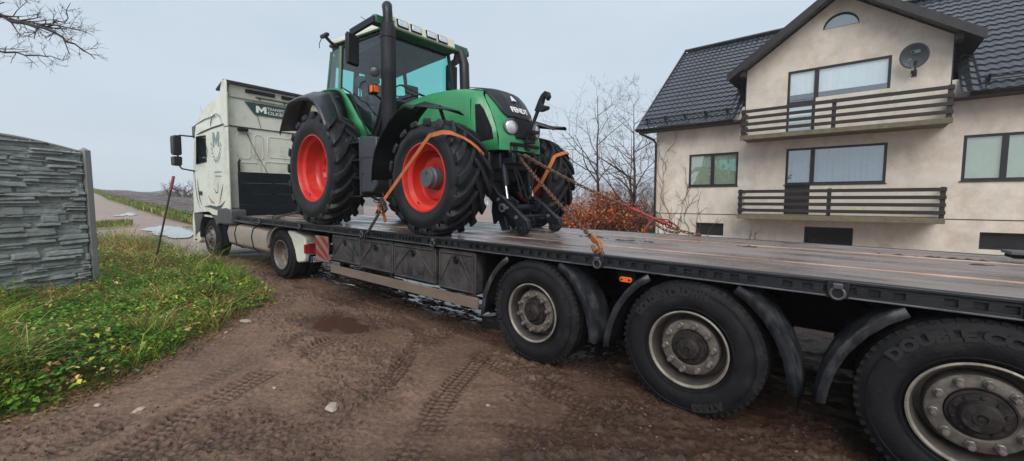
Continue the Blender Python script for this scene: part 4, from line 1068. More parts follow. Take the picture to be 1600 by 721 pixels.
# top link with hook, parked upright in front of the grille
m = MB(); A = Vector((3.72, -.02, 1.12)); B = Vector((4.0, .0, 1.72)); m.tube([A, A.lerp(B, .45)], .028, 10); m.tube([A.lerp(B, .40), A.lerp(B, .75)], .018, 8); m.tube([A.lerp(B, .70), B], .026, 10); m.box(3.82, 3.95, -.05, .07, 1.36, 1.40); m.box(3.80, 3.86, -.08, .1, 1.24, 1.28)
tl = m.build('top_link', M['iron'], TF)
m = MB(); hk = [(3.95, 1.66), (4.02, 1.80), (4.06, 1.86), (4.12, 1.90), (4.17, 1.88), (4.19, 1.82), (4.15, 1.77), (4.13, 1.83), (4.10, 1.82), (4.07, 1.74), (4.10, 1.71), (4.17, 1.70), (4.16, 1.66), (4.06, 1.64)]
m.prism([(x - .02, z) for x, z in hk], -.035, .035); m.build('hook', M['iron'], tl, bevel=.008)
m = MB(); m.tube([(3.68, .2, 1.62), (3.72, .22, 1.3), (3.72, .2, 1.12)], .004, 4); m.build('cable', M['steel'], TF)
# drive-line guard behind the front wheel
m = MB(); m.prism([(1.75, .6), (1.75, 1.3), (2.3, 1.3), (2.6, 1.1), (3.2, 1.12), (3.2, .95), (2.3, .55)], -.40, .40); m.build('engine_block', M['iron'], TF, bevel=.03)
# ------------------------------------------------------------------ lorry tractor unit (own space: x forward, +y its left side facing us)
TK = thing('truck', 'cream high-roof truck cab hauling the flatbed, with green swirl lettering and grey lower skirts', 'truck', (-8.95, 4.66, .05), (0, -R(2.0), R(184.4)))
HW = 1.27
# cab shell: side silhouette lofted across, with rounded front
sil = [(2.9, 1.05), (2.9, 3.28), (2.90, 4.05), (3.2, 4.05), (3.6, 4.01), (3.95, 3.92), (4.25, 3.78), (4.5, 3.58), (4.68, 3.38), (4.80, 3.10), (4.86, 2.95), (5.0, 2.35), (5.05, 1.9), (5.08, 1.05)]
G = []
for (yy, ins) in ((1.0, .0), (.995, .0), (.97, .03), (.90, .07), (.5, .12), (0, .14), (-.5, .12), (-.90, .07), (-.97, .03), (-.995, 0), (-1.0, 0)):
    row = []
    for (x, z) in sil:
        t = max(0, min(1, (z - 3.3) / .8)); wf = 1 - .10 * t * t
        fx = x + (ins if x > 3.0 else 0) * (1 if z > 1 else 1)
        zz = z + (.04 * (1 - yy * yy) if z > 3.9 else 0)
        row.append((fx, yy * HW * wf, zz))
    G.append(row)
m = MB(); m.grid(G)
n_ = len(sil)
cab = m.build('cab', M['white'], TK, smooth=40)
for s in (1, -1):
    # flat side wall, split round the window opening
    rowt = []
    poly = []
    W0 = lambda z: HW * (1 - .10 * max(0, min(1, (z - 3.3) / .8)) ** 2)
    poly = [(x, s * W0(z) * 1.0, z) for x, z in sil]
    low = [(2.9, 1.05), (2.9, 3.28), (4.02, 3.28), (4.02, 2.45), (4.62, 2.40), (4.90, 2.40), (5.0, 2.35), (5.05, 1.9), (5.08, 1.05)]
    top = [(2.9, 3.28), (2.90, 4.05), (3.2, 4.05), (3.6, 4.01), (3.95, 3.92), (4.25, 3.78), (4.5, 3.58), (4.68, 3.38), (4.80, 3.10), (4.66, 3.12), (4.02, 3.12), (4.02, 3.28)]
    front = [(4.66, 3.12), (4.80, 3.10), (4.86, 2.95), (5.0, 2.35), (4.90, 2.40), (4.74, 2.40)]
    for q, nm in ((low, 'cab_side'), (top, 'roof_side'), (front, 'door_pillar')):
        mm = MB(); mm.raw([(x, s * (W0(z)), z) for x, z in q], [tuple(range(len(q)))]); mm.build(nm, M['white'], TK, smooth=0, solid=.02)
    g = MB(); q = [(4.03, 2.46), (4.03, 3.11), (4.65, 3.11), (4.73, 2.41)]; g.raw([(x, s * (HW - .02), z) for x, z in q], [(0, 1, 2, 3)]); g.build('side_window', M['truckglass'], TK, smooth=0)
    g = MB(); g.tube([(x, s * (HW + .004), z) for x, z in q], .022, 6, closed=True); g.build('window_frame', M['vent'], TK)
# interior darkness
m = MB(); m.box(2.96, 3.7, -1.2, 1.2, 1.3, 3.0); m.box(3.7, 5.0, -1.2, 1.2, 1.2, 2.2); m.build('cab_interior', M['seat'], TK)
def at_side(x, z): return (x, HW + .012, z)
m = MB(); m.raw([at_side(3.0, 3.28 + .005), at_side(4.80, 3.12)], []) if False else None
# seams and trims on the left side
m = MB()
m.tube([(2.9, HW + .01, 3.31), (3.6, HW + .01, 3.27), (4.3, HW + .01, 3.20), (4.84, HW - .02, 3.14)], .022, 6)
m.tube([(4.80, HW + .006, 3.40), (4.1, HW - .0, 3.52), (3.45, HW - .01, 3.56)], .010, 5)
m.build('side_trim', M['cabgrey'], TK)
m = MB(); m.tube([(4.0, HW + .004, 3.1), (4.0, HW + .004, 2.3), (3.98, HW + .004, 1.3)], .007, 5); m.tube([(3.98, HW + .004, 1.3), (4.9, HW + .004, 1.28)], .007, 5); m.tube([(3.62, HW + .004, 1.62), (3.62, HW + .004, 2.2), (3.98, HW + .004, 2.2)], .005, 4); m.build('door_seam', M['cabgrey'], TK)
m = MB(); m.box(4.40, 4.62, HW + .002, HW + .03, 1.60, 1.70); m.build('door_handle', M['vent'], TK, bevel=.01)
m = MB(); m.box(4.68, 4.98, HW - .06, HW + .008, 3.17, 3.40); m.prism([(4.80, 3.12), (5.12, 3.10), (5.18, 3.20), (5.0, 3.38), (4.80, 3.40)], -1.22, 1.22); m.build('sun_visor', M['cabgrey'], TK, bevel=.015)
m = MB(); m.raw([(4.86 + .145, -1.15, 3.05), (4.86 + .145, 1.15, 3.05), (5.14, 1.17, 2.1), (5.14, -1.17, 2.1)], [(0, 1, 2, 3)]); m.build('windscreen', M['vent'], TK, smooth=0)
# roof air-deflector wing: side fin and rear cross blade with slots
m = MB(); m.prism([(2.70, 3.26), (2.70, 4.27), (2.76, 4.33), (2.93, 4.33), (3.05, 4.1), (3.05, 3.28)], 1.245, 1.275); m.build('wing_fin', M['white'], TK, bevel=.008)
m = MB(); m.prism([(2.70, 3.26), (2.70, 4.27), (2.76, 4.33), (2.93, 4.33), (3.05, 4.1), (3.05, 3.28)], -1.275, -1.245); m.build('wing_fin', M['white'], TK, bevel=.008)
m = MB(); m.prism([(2.70, 1.1), (2.70, 3.24), (2.92, 3.24), (2.92, 1.1)], 1.245, 1.275); m.prism([(2.70, 1.1), (2.70, 3.24), (2.92, 3.24), (2.92, 1.1)], -1.275, -1.245); m.build('side_deflector', M['white'], TK, bevel=.008)
m = MB(); m.prism([(2.72, 4.26), (2.74, 4.33), (2.95, 4.37), (3.4, 4.20), (3.4, 4.15), (2.95, 4.30)], -1.24, 1.24); wb = m.build('roof_wing', M['blackp'], TK, bevel=.01)
m = MB(); m.prism([(2.86, 3.98), (2.80, 4.25), (2.86, 4.27), (2.93, 3.99)], -1.15, 1.15); m.build('wing_apron', M['white'], wb, bevel=.006)
for (a, b) in ((.14, .82), (-.62, -.02), (-1.1, -.75)):
    m = MB(); m.box(2.79, 2.83, a, b, 4.13, 4.215); m.build('wing_slot', M['vent'], wb, bevel=.01)
m = MB(); m.tube([(2.74, .62, 4.04), (2.74, -.6, 4.04)], .022, 8)
for y in (.5, -.1, -.55): m.tube([(2.74, y, 4.04), (2.90, y, 4.02)], .02, 6)
m.build('light_bar', M['cabgrey'], TK)
# back wall pressings
m = MB()
for (y0, y1, z0, z1) in ((.72, 1.0, 2.55, 3.15), (.42, .62, 2.55, 3.15), (-.45, .30, 2.62, 3.14), (-1.0, -.55, 2.6, 3.1), (.5, 1.0, 2.0, 2.45), (-.45, .4, 1.9, 2.5), (-.45, .9, 1.2, 1.8)):
    r_ = .05; P = [(2.898, y0 + r_, z0), (2.898, y1 - r_, z0), (2.898, y1, z0 + r_), (2.898, y1, z1 - r_), (2.898, y1 - r_, z1), (2.898, y0 + r_, z1), (2.898, y0, z1 - r_), (2.898, y0, z0 + r_)]
    m.tube(P, .012, 5, closed=True)
m.build('pressing', M['white'], TK, smooth=50)
m = MB(); m.tube([(2.885, 1.24, 3.30), (2.885, -1.24, 3.30)], .014, 6); m.tube([(2.885, .62, 4.0), (2.885, .46, 3.32)], .006, 5); m.build('back_seam', M['cabgrey'], TK)
m = MB(); m.box(2.80, 2.88, .78, 1.0, 3.20, 3.27); m.build('work_lamp', M['vent'], TK, bevel=.01)
m = MB(); m.tube([(2.84, .98, 2.50), (2.80, 1.02, 2.44), (2.80, 1.0, 1.7), (2.84, .98, 1.55)], .028, 8); m.tube([(2.84, .82, 3.2), (2.82, .62, 2.7), (2.7, .35, 2.1)], .007, 5); m.build('air_line', M['vent'], TK)
# rear name board
BX = 2.868
bp_ = [(.82, 3.93), (-.85, 3.93), (-.62, 3.65), (.60, 3.65)]
m = MB(); m.prism(bp_, BX, BX + .012, ax='X'); nb = m.build('name_board', M['decal_green'], TK)
def back_text(t, size, y, z, off, w_, parent, mt='decal_white'):
    V, F = text_mesh(t, size, .002, off, 'LEFT', w_); v = [(BX - .004 - c, y - a, z + b) for a, b, c in V]
    MB().raw(v, F).build('lettering', M[mt], parent, smooth=0, fix=False)
MP = [(0, 0), (0, 1), (.26, 1), (.5, .52), (.74, 1), (1, 1), (1, 0), (.76, 0), (.76, .55), (.5, .10), (.24, .55), (.24, 0)]
MB().prism([(.57 - .245 * a, 3.70 + .165 * b) for a, b in MP], BX - .006, BX - .001, ax='X').build('lettering', M['decal_white'], nb, smooth=0)
back_text('TRANSPORT', .10, .315, 3.80, .0005, 1.05, nb)
back_text('OLKENT', .115, .305, 3.69, .001, 1.28, nb)
# side emblem M in a ring of barley ears
def side_text(t, size, x, z, w_, mt, off=0, dy=.014):
    V, F = text_mesh(t, size, .002, off, 'LEFT', w_); v = [(x - a, HW + dy + c, z + b) for a, b, c in V]
    return MB().raw(v, F).build('lettering', M[mt], TK, smooth=0, fix=False)
MB().prism([(3.58 - .40 * a, 2.80 + .36 * b) for a, b in MP], HW + .010, HW + .015).build('lettering', M['decal_grey'], TK, smooth=0)
m = MB(); cx, cz = 3.38, 2.95
m.tube([(cx + .27 * math.cos(t), HW + .012, cz + .42 * math.sin(t)) for t in np.linspace(R(185), R(355), 22)], .006, 4)
m.tube([(cx + .34 * math.cos(t) - .02, HW + .005, cz + .36 + .28 * math.sin(t)) for t in np.linspace(R(0), R(180), 16)], .012, 4)
for t in np.linspace(R(190), R(350), 12):
    m.tube([(cx + .30 * math.cos(t), HW + .012, cz + .46 * math.sin(t)), (cx + .36 * math.cos(t + .12), HW + .012, cz + .55 * math.sin(t + .12))], [.013, .004], 4)
m.build('emblem', M['decal_grey'], TK)
side_text('...........', .0001, 3.6, 2.1, 1, 'decal_grey') if False else None
m = MB()
for k, (x0, x1, z) in enumerate(((3.55, 3.10, 2.18), (3.50, 3.12, 2.08))): m.box(x1, x0, HW + .011, HW + .014, z, z + .03)
m.build('small_print', M['decal_grey'], TK)
# green swirls on the lower door
def swirl(pts, w0):
    P = [Vector((x, 0, z)) for x, z in pts]; L = []; Rr = []
    for i, p in enumerate(P):
        t = (P[min(i + 1, len(P) - 1)] - P[max(i - 1, 0)]).normalized(); nn = Vector((-t.z, 0, t.x)); wd = w0 * math.sin(math.pi * (i + .15) / (len(P) - .7))
        L.append(p + nn * wd); Rr.append(p - nn * wd)
    return L, Rr
for pts, w0 in (([(4.72, 2.0), (4.68, 1.75), (4.60, 1.5), (4.48, 1.34)], .03), ([(4.90, 2.2), (4.86, 1.8), (4.78, 1.5), (4.6, 1.25)], .022),
                ([(4.3, 1.30), (3.9, 1.33), (3.5, 1.30), (3.2, 1.36), (2.96, 1.50)], .045), ([(3.62, 1.80), (3.48, 1.68), (3.38, 1.70), (3.33, 1.95)], .018),
                ([(4.0, 1.6), (3.8, 1.45), (3.6, 1.42)], .02), ([(3.3, 1.42), (3.15, 1.7), (3.05, 1.9)], .025), ([(4.1, 3.0), (3.95, 2.75), (4.0, 2.55)], .02), ([(4.5, 3.9), (4.2, 3.55), (3.9, 3.4)], .012)):
    L_, R_ = swirl(pts, w0); n_ = len(L_); y = HW + .013
    if pts[0][1] > 3.5: y = HW - .04
    v = [(p.x, y, p.z) for p in L_] + [(p.x, y, p.z) for p in R_]; m = MB(); m.raw(v, [(i, i + 1, n_ + i + 1, n_ + i) for i in range(n_ - 1)])
    m.build('swirl_decal', M['decal_green'], TK, smooth=0, solid=.003)
m = MB(); m.prism([(2.93, 1.16), (2.93, 1.36), (3.6, 1.30), (4.2, 1.27), (4.95, 1.22), (4.95, 1.15)], HW + .001, HW + .009); m.build('lower_stripe', M['decal_green'], TK)
# wheel arch / steps in grey
G = []
cxw = 4.06; czw = .56
for a in np.linspace(-8, 128, 15):
    c_, s_ = math.cos(R(a)), math.sin(R(a)); r_ = .60
    G.append([(cxw + r_ * c_, HW + .02, czw + r_ * s_), (cxw + r_ * c_, HW - .05, czw + (r_ + .0) * s_), (cxw + r_ * c_, .85, czw + r_ * s_)])
MB().grid(G).build('wheel_arch', M['blackp'], TK, smooth=50, solid=.02)
m = MB(); arch = [(cxw + .62 * math.cos(R(a)), czw + .62 * math.sin(R(a))) for a in np.linspace(150, 0, 14)]
m.prism([(2.90, 1.12), (2.86, .93)] + [(3.36, .93)] + [p for p in arch if p[0] > 3.40 and p[0] < 4.66] + [(4.72, .62), (4.98, .5), (5.06, 1.12)], HW - .16, HW + .02)
m.build('lower_panel', M['cabgrey'], TK, bevel=.012)
m = MB(); m.prism([(2.60, .95), (2.62, 1.30), (2.9, 1.34), (3.4, 1.30), (3.45, 1.12), (3.36, .93)], .95, HW + .03); m.build('rear_mudguard', M['cabgrey'], TK, bevel=.03)
m = MB(); m.prism([(4.70, .40), (4.72, 1.14), (5.14, 1.14), (5.22, .9), (5.22, .36), (5.1, .28), (4.8, .30)], -1.22, HW + .015); m.build('front_bumper', M['white'], TK, bevel=.03)
m = MB(); m.box(4.95, 5.0, HW + .016, HW + .02, .46, .62); m.box(4.9, 5.05, HW + .0, HW + .02, .36, .4); m.build('fog_lamp', M['vent'], TK)
# mirrors
m = MB(); m.tube([(4.78, HW, 3.12), (5.25, HW + .20, 3.16), (5.32, HW + .24, 3.10), (5.32, HW + .24, 2.40), (5.2, HW + .20, 2.28), (4.86, HW, 2.22)], .020, 8); m.build('mirror_arm', M['vent'], TK)
m = MB(); m.prism([(-.09, -.24), (-.05, -.27), (.07, -.26), (.09, -.2), (.09, .2), (.06, .25), (-.06, .26), (-.09, .22)], -.14, .14); o = m.build('mirror', M['blackp'], TK, bevel=.03, seg=3); o.location = (5.32, HW + .27, 2.90); o.rotation_euler = (0, 0, R(90))
m = MB(); m.prism([(-.08, -.10), (-.05, -.13), (.07, -.12), (.09, -.1), (.09, .1), (.06, .12), (-.06, .12), (-.09, .1)], -.14, .14); o = m.build('wide_mirror', M['blackp'], TK, bevel=.03, seg=3); o.location = (5.32, HW + .27, 2.48); o.rotation_euler = (0, 0, R(90))
# frame rails
m = MB()
for y in (-.42, .42): m.box(-1.2, 4.8, y - .04, y + .04, .72, .98)
m.box(-.9, .9, -.5, .5, .98, 1.04); m.build('chassis_rail', M['chassis'], TK, bevel=.004)
m = MB(); m.box(1.2, 3.3, -.9, .9, .4, .95) if False else m.box(2.2, 4.6, -.75, .75, .45, 1.1); m.build('engine', M['chassis'], TK)
# fuel tank with straps, walkway above
m = MB(); pr = [(.62, .42), (.62, .93), (.72, .97), (1.12, .97), (1.22, .92), (1.26, .75), (1.22, .50), (1.10, .40), (.72, .38)]
m.prism(pr, .98, 2.98, ax='X'); tk = m.build('fuel_tank', M['tank'], TK, bevel=.03, seg=3)
m = MB()
for x in (1.62, 2.52):
    m.tube([(x, y * 1.0 + (.006 if y > 1 else 0), z + (.01 if z > .9 else -.004)) for y, z in pr], .014, 6, closed=True)
m.build('tank_strap', M['vent'], tk)
m = MB(); m.lathe([(0, 0), (.05, 0), (.055, .05), (0, .06)], (1.45, 1.1, .965), n=16, ax='Z'); m.build('filler_cap', M['vent'], tk)
m = MB(); m.box(1.35, 3.1, .60, 1.24, 1.03, 1.06); m.build('walkway', M['flange'], TK, bevel=.006)
m = MB(); m.box(3.04, 3.3, .9, 1.24, .42, .98); m.box(3.1, 3.4, .85, 1.2, .42, .5); m.build('side_box', M['chassis'], TK, bevel=.03)
# wheels
def road_wheel(x, y, dual, deep, parent):
    wh = bpy.data.objects.new('wheel', None); COL.objects.link(wh); wh.parent = parent; wh.location = (x, y, .505); wh.rotation_euler = (0, 0, math.pi if y > 0 else 0)
    truck_tyre(.51, .30, .292).build('tyre', M['tyre'], wh, smooth=30)
    h = .15; m = MB()
    if deep: m.lathe([(.300, -h + .005), (.304, -h - .012), (.293, -h - .014), (.282, -h + .0), (.272, -h + .03), (.262, -h + .11), (.245, -h + .15), (.215, -h + .17), (.13, -h + .17), (.12, -h + .12), (.10, -h + .09), (0, -h + .09)], n=56)
    else: m.lathe([(.300, -h + .005), (.304, -h - .012), (.293, -h - .014), (.28, -h + .01), (.262, -h + .06), (.235, -h + .03), (.19, -h - .03), (.16, -h - .045), (.12, -h - .04), (.11, -h - .09), (.06, -h - .11), (0, -h - .11)], n=56)
    m.build('rim', M['rimsteel'], wh)
    m = MB()
    for k in range(10):
        a = 2 * math.pi * k / 10; m.lathe([(.018, 0), (.018, -.03), (0, -.032)], (.168 * math.cos(a), (-h + .17) if deep else -h - .036, .168 * math.sin(a)), n=6)
    m.build('wheel_nuts', M['hubdark'], wh)
    if dual:
        o = truck_tyre(.51, .30, .292).build('inner_tyre', M['tyre'], wh, smooth=30); o.location = (0, .34, 0)
    return wh
for s in (1, -1):
    road_wheel(.22, s * 1.13, True, True, TK); road_wheel(4.06, s * 1.07, False, False, TK)
m = MB(); m.tube([(.22, -.9, .5), (.22, .9, .5)], .12, 12); m.tube([(4.06, -.9, .45), (4.06, .9, .45)], .06, 8); m.build('axle', M['chassis'], TK)
# quarter fenders over the drive wheel; rear one turns the corner and carries the tail lamps
G = []
for a in np.linspace(100, 172, 9):
    x = .22 + .60 * -math.cos(R(a)); z = .5 + .58 * math.sin(R(a)); G.append([(x, HW + .01, z), (x, HW - .02, z + .012), (x, .75, z + .012)])
MB().grid(G).build('front_quarter_fender', M['tank'], TK, smooth=50, solid=.02)
m = MB()
m.prism([(-.10, 1.03), (-.05, 1.0), (-.22, .86), (-.34, .66), (-.40, .45), (-.46, .42), (-.68, .46), (-.72, .55), (-.74, .90), (-.70, .96), (-.3, 1.03)], .98, HW + .02)
qf = m.build('rear_quarter_fender', M['white'], TK, bevel=.04, seg=3)
m = MB(); m.box(-.755, -.735, .78, 1.24, .63, .82); m.box(-.75, -.70, 1.22, 1.296, .64, .81); m.build('tail_lamp', M['lamp_red'], TK, bevel=.01)
m = MB(); m.box(-.752, -.730, .70, 1.22, .44, .575); pl = m.build('plate_holder', M['vent'], TK, bevel=.006)
m = MB(); m.box(-.757, -.7525, .74, 1.18, .452, .563); np_ = m.build('number_plate', M['plate'], pl)
V, F = text_mesh('CB', .11, .001, .003, 'LEFT', .95); MB().raw([(-.7585 - c, 1.13 - a, .468 + b) for a, b, c in V], F).build('plate_lettering', M['vent'], np_, smooth=0, fix=False)
m = MB(); m.box(-.7580, -.7572, 1.14, 1.18, .452, .563); m.build('plate_band', mat('plate_blue', (.02, .05, .3)), np_)
m = MB(); m.box(-.74, -.68, -1.2, 1.2, .42, .60); m.build('rear_crossbar', M['chassis'], TK, bevel=.01)
m = MB(); m.tube([(-.76, .76, .95), (-.80, .74, .80)], .008, 5); m.lathe([(0, 0), (.02, 0), (.02, -.02), (0, -.03)], (-.77, .80, .80), n=10); m.lathe([(0, 0), (.02, 0), (.02, -.02), (0, -.03)], (-.77, .80, .50), n=10); m.build('sensor', M['steel'], TK)
# ------------------------------------------------------------------ house (facade parallel to the trailer, at y = 16.5)
HS = thing('house', 'two-storey house with beige rendered walls, dark tiled roof and a wide front gable with balconies', 'house', (-1, 16.5, 0))
def stucco(name, c):
    m = mat(name, c, .85, var=.17, scale=1.3, bump=.5, bscale=45, dirt=(c[0] * .66, c[1] * .58, c[2] * .50), damt=.38, dscale=1.2, stretch=(.9, 1, .8)); return m
M['stucco'] = stucco('beige_render', (.585, .53, .46))
M['plinth'] = stucco('plinth_render', (.54, .43, .31))
M['tile'] = mat('glazed_dark_tile', (.022, .025, .032), .22, .1, var=.15, scale=5, spec=.8)
M['woodb'] = mat('black_stained_wood', (.014, .009, .008), .65, var=.4, scale=10, bump=.3, dirt=(.06, .045, .035), damt=.15, stretch=(.3, 1, 1))
M['frame'] = mat('dark_brown_frame', (.012, .010, .012), .4, var=.1)
M['concrete_m'] = mat('mossy_concrete', (.13, .11, .075), .85, var=.35, scale=8, bump=.4, dirt=(.07, .085, .03), damt=.4, dscale=5)
M['soffit'] = mat('dark_soffit', (.02, .018, .02), .6, var=.1)
M['curtain'] = mat('pale_curtain', (.85, .87, .87), .9, var=.04)
M['curtain_g'] = mat('blind_and_reflected_green', (.46, .50, .36), .9, var=.08)
M['curtain_b'] = mat('sky_tinted_curtain', (.28, .33, .40), .9, var=.08)
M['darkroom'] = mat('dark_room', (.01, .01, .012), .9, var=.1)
M['houseglass'] = glass_mat('window_glass', (.82, .88, .90), refl=.24)
ox, oy = -1.0, 16.5
def wall_holes(x0, x1, z0, z1, y, holes, depth, topf=None):
    xs_ = sorted({x0, x1} | {h[0] for h in holes} | {h[1] for h in holes}); zs = sorted({z0, z1} | {h[2] for h in holes} | {h[3] for h in holes})
    m = MB()
    for i in range(len(xs_) - 1):
        for j in range(len(zs) - 1):
            a, b, c, e = xs_[i], xs_[i + 1], zs[j], zs[j + 1]
            if any(h[0] <= a + 1e-6 and b <= h[1] + 1e-6 and h[2] <= c + 1e-6 and e <= h[3] + 1e-6 for h in holes): continue
            m.raw([(a, y, c), (b, y, c), (b, y, e), (a, y, e)], [(0, 1, 2, 3)])
    for (a, b, c, e) in holes:
        m.raw([(a, y, c), (b, y, c), (b, y, e), (a, y, e), (a, y + depth, c), (b, y + depth, c), (b, y + depth, e), (a, y + depth, e)], [(0, 4, 5, 1), (1, 5, 6, 2), (2, 6, 7, 3), (3, 7, 4, 0)])
    return m
L_ = lambda x: x - ox
win = {'small': (-5.15, -3.47, 2.18, 3.38), 'lower': (-2.05, .45, 2.18, 3.36), 'ldoor': (-2.05, -1.36, 1.20, 2.18), 'upper': (-2.10, .42, 4.80, 5.86), 'udoor': (-2.10, -1.33, 3.82, 4.80), 'right': (1.97, 3.9, 2.19, 3.41),
       'c1': (-4.84, -3.87, .36, .82), 'c2': (-1.45, -.21, .22, .81), 'c3': (2.40, 3.6, .36, .82)}
holes = [tuple([L_(h[0]), L_(h[1]), h[2], h[3]]) for k, h in win.items() if k not in ('upper', 'udoor')]
m = wall_holes(L_(-6.43), L_(9.0), -.3, 4.92, 0, [(a, b, c, e) for a, b, c, e in holes] + [(L_(-2.10), L_(-1.33), 3.82, 4.92)], .14)
# remove the strip above the door that belongs to the gable piece: gable wall from 4.92 up
m.box(L_(-6.43), L_(-6.42), .001, 10.3, -.3, 4.9); m.box(L_(8.99), L_(9.0), .001, 10.3, -.3, 4.9); m.box(L_(-6.43), L_(9.0), 10.3, 10.31, -.3, 4.9)
# west gable end triangle
m.raw([(L_(-6.43), 0, 4.9), (L_(-6.43), 10.3, 4.9), (L_(-6.43), 5.1, 8.9)], [(0, 1, 2)]); m.raw([(L_(9.0), 0, 4.9), (L_(9.0), 10.3, 4.9), (L_(9.0), 5.1, 8.9)], [(0, 1, 2)])
m.build('wall', M['stucco'], HS, smooth=0, fix=False)
# front gable wall
gxl, gxr, gp, gzp, gs = -3.30, 1.64, -.82, 8.04, .72
zr = lambda x: gzp - gs * abs(x - gp) - .14
m = wall_holes(L_(gxl), L_(gxr), 4.92, 5.95, 0, [(L_(-2.10), L_(.42), 4.9201, 5.86)], .14)
# triangle with an arched opening
arc = [(-.80 + .44 * math.cos(t), 6.97 + .42 * math.sin(t)) for t in np.linspace(0, math.pi, 13)]
P = [(gxl, 5.95), (gxl, zr(gxl)), (gp, zr(gp))] ; 
m.raw([(L_(x), 0, z) for x, z in [(gxl, 5.95), (-.80, 5.95), (-.80, 6.97), arc[-1], arc[-2], arc[-3], arc[-4], arc[-5], arc[-6], arc[-7], (gp, zr(gp)), (gxl, zr(gxl))]], [tuple(range(12))])
m.raw([(L_(x), 0, z) for x, z in [(-.80, 5.95), (gxr, 5.95), (gxr, zr(gxr)), (gp, zr(gp)), arc[6], arc[5], arc[4], arc[3], arc[2], arc[1], arc[0], (-.80, 6.97)]], [tuple(range(12))])
m.box(L_(gxl), L_(gxl) + .01, .001, 4.0, 4.9, 6.1); m.box(L_(gxr) - .01, L_(gxr), .001, 4.0, 4.9, 6.1)
m.build('gable_wall', M['stucco'], HS, smooth=0, fix=False)
m = MB(); m.raw([(L_(x), .10, z) for x, z in arc], [tuple(range(13))]); aw = m.build('arched_window', M['houseglass'], HS, smooth=0)
m = MB(); m.tube([(L_(x), .06, z) for x, z in arc], .03, 6, closed=True); m.build('window_frame', M['frame'], aw)
m = MB(); m.raw([(L_(x), .25, z) for x, z in arc], [tuple(range(13))]); m.build('curtain', M['curtain_b'], aw, smooth=0)
# plinth band
m = MB(); m.box(L_(-6.44), L_(9.01), -.012, -.001, 1.14, 1.16); m.build('plinth_band', M['frame'], HS)
def window(name, box, mull, curt, drape=None, fold=1, trim=.07, open_top=None):
    a, b, c, e = box; a = L_(a); b = L_(b); y = .02
    m = MB()
    m.box(a, b, y, y + .05, c, c + trim); m.box(a, b, y, y + .05, e - trim, e); m.box(a, a + trim, y, y + .05, c + trim, e - trim); m.box(b - trim, b, y, y + .05, c + trim, e - trim)
    for mx_ in mull: mx_ = L_(mx_); m.box(mx_ - .06, mx_ + .06, y - .004, y + .05, c + trim, e - trim)
    w_ = m.build(name, M['frame'], HS, bevel=.006)
    g = MB(); g.raw([(a + trim, y + .02, c + trim), (b - trim, y + .02, c + trim), (b - trim, y + .02, e - trim), (a + trim, y + .02, e - trim)], [(0, 1, 2, 3)]); g.build('glass', M['houseglass'], w_, smooth=0)
    G = []
    xs_ = np.linspace(a, b, 90)
    lo = c if drape is None else drape
    for z in (lo, e): G.append([(x, y + .06 + fold * (.012 * math.sin(x * 46) + .01 * math.sin(x * 17)), z) for x in xs_])
    MB().grid(G).build('curtain', M[curt], w_, smooth=60)
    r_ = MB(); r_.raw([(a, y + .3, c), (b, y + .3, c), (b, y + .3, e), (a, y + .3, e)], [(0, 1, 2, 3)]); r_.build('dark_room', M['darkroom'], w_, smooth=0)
    s_ = MB(); s_.box(a - .03, b + .03, -.03, .05, c - .03, c - .002); s_.build('window_sill', M['frame'], w_)
    return w_
window('window', win['small'], [-4.32], 'curtain_g', None, .15)  # curtain colour here paints the green tractor mirrored in the pane
window('window', win['lower'], [-1.33], 'curtain_b')  # grey-blue of the folds includes bluish sky mirrored in the pane
window('window', win['upper'], [-1.33], 'curtain', 5.10, .25)
window('window', win['right'], [2.72], 'curtain_g', None, .1)
for k, gl in (('ldoor', False), ('udoor', True)):
    a, b, c, e = win[k]; a = L_(a); b = L_(b); m = MB(); m.box(a, a + .07, .05, .10, c, e); m.box(b - .09, b, .05, .10, c, e); m.box(a + .07, b - .09, .05, .10, c, c + .12)
    dd = m.build('balcony_door', M['frame'], HS, bevel=.006)
    m = MB(); m.box(a + .07, b - .09, .07, .085, c + .12, e); m.build('door_panel', M['curtain'] if gl else M['frame'], dd)
    if gl:
        m = MB(); m.raw([(a + .07, .06, c + .12), (b - .09, .06, c + .12), (b - .09, .06, e), (a + .07, .06, e)], [(0, 1, 2, 3)]); m.build('glass', M['houseglass'], dd, smooth=0)
for k in ('c1', 'c2', 'c3'):
    a, b, c, e = win[k]; a = L_(a); b = L_(b); m = MB(); m.box(a, b, .10, .13, c, e)
    o = m.build('cellar_window', M['darkroom'], HS); m = MB()
    m.box(a, b, .08, .099, c, c + .04); m.box(a, b, .08, .099, e - .04, e)
    m.box(a, a + .04, .08, .099, c + .04, e - .04); m.box(b - .04, b, .08, .099, c + .04, e - .04); m.build('grille_frame', M['frame'], o)
# main roof, pressed metal tile
def tile_sheet(name, x0, x1, v0, v1, pitch=.35, wave=.20):
    us = np.arange(x0, x1 + .001, .033); vs = []; n_ = int((v1 - v0) / pitch) + 1; vv = []; hh = []
    for k in range(n_):
        for f_, h_ in ((0, .030), (.5, .016), (.985, .002)):
            vv.append(v0 + (k + f_) * pitch); hh.append(h_)
    vv = np.array(vv); hh = np.array(hh)
    U, Vv = np.meshgrid(us, vv, indexing='ij'); H = np.broadcast_to(hh, U.shape) + .022 * np.abs(np.cos(np.pi * U / wave)) ** .8
    # eave scallop: courses bow down between the waves
    bow = .03 * np.cos(2 * np.pi * U / wave)
    return U, Vv + bow * .6, H
slope = math.atan(.8); cs, sn = math.cos(slope), math.sin(slope)
U, VV, H = tile_sheet('roof', L_(-7.02), L_(9.5), 0, 6.9)
Xr = U; Yr = -.6 + VV * cs - H * sn; Zr = 4.43 + VV * sn + H * cs
keep = None
V = np.stack([Xr, Yr, Zr], -1).reshape(-1, 3); a, b = Xr.shape
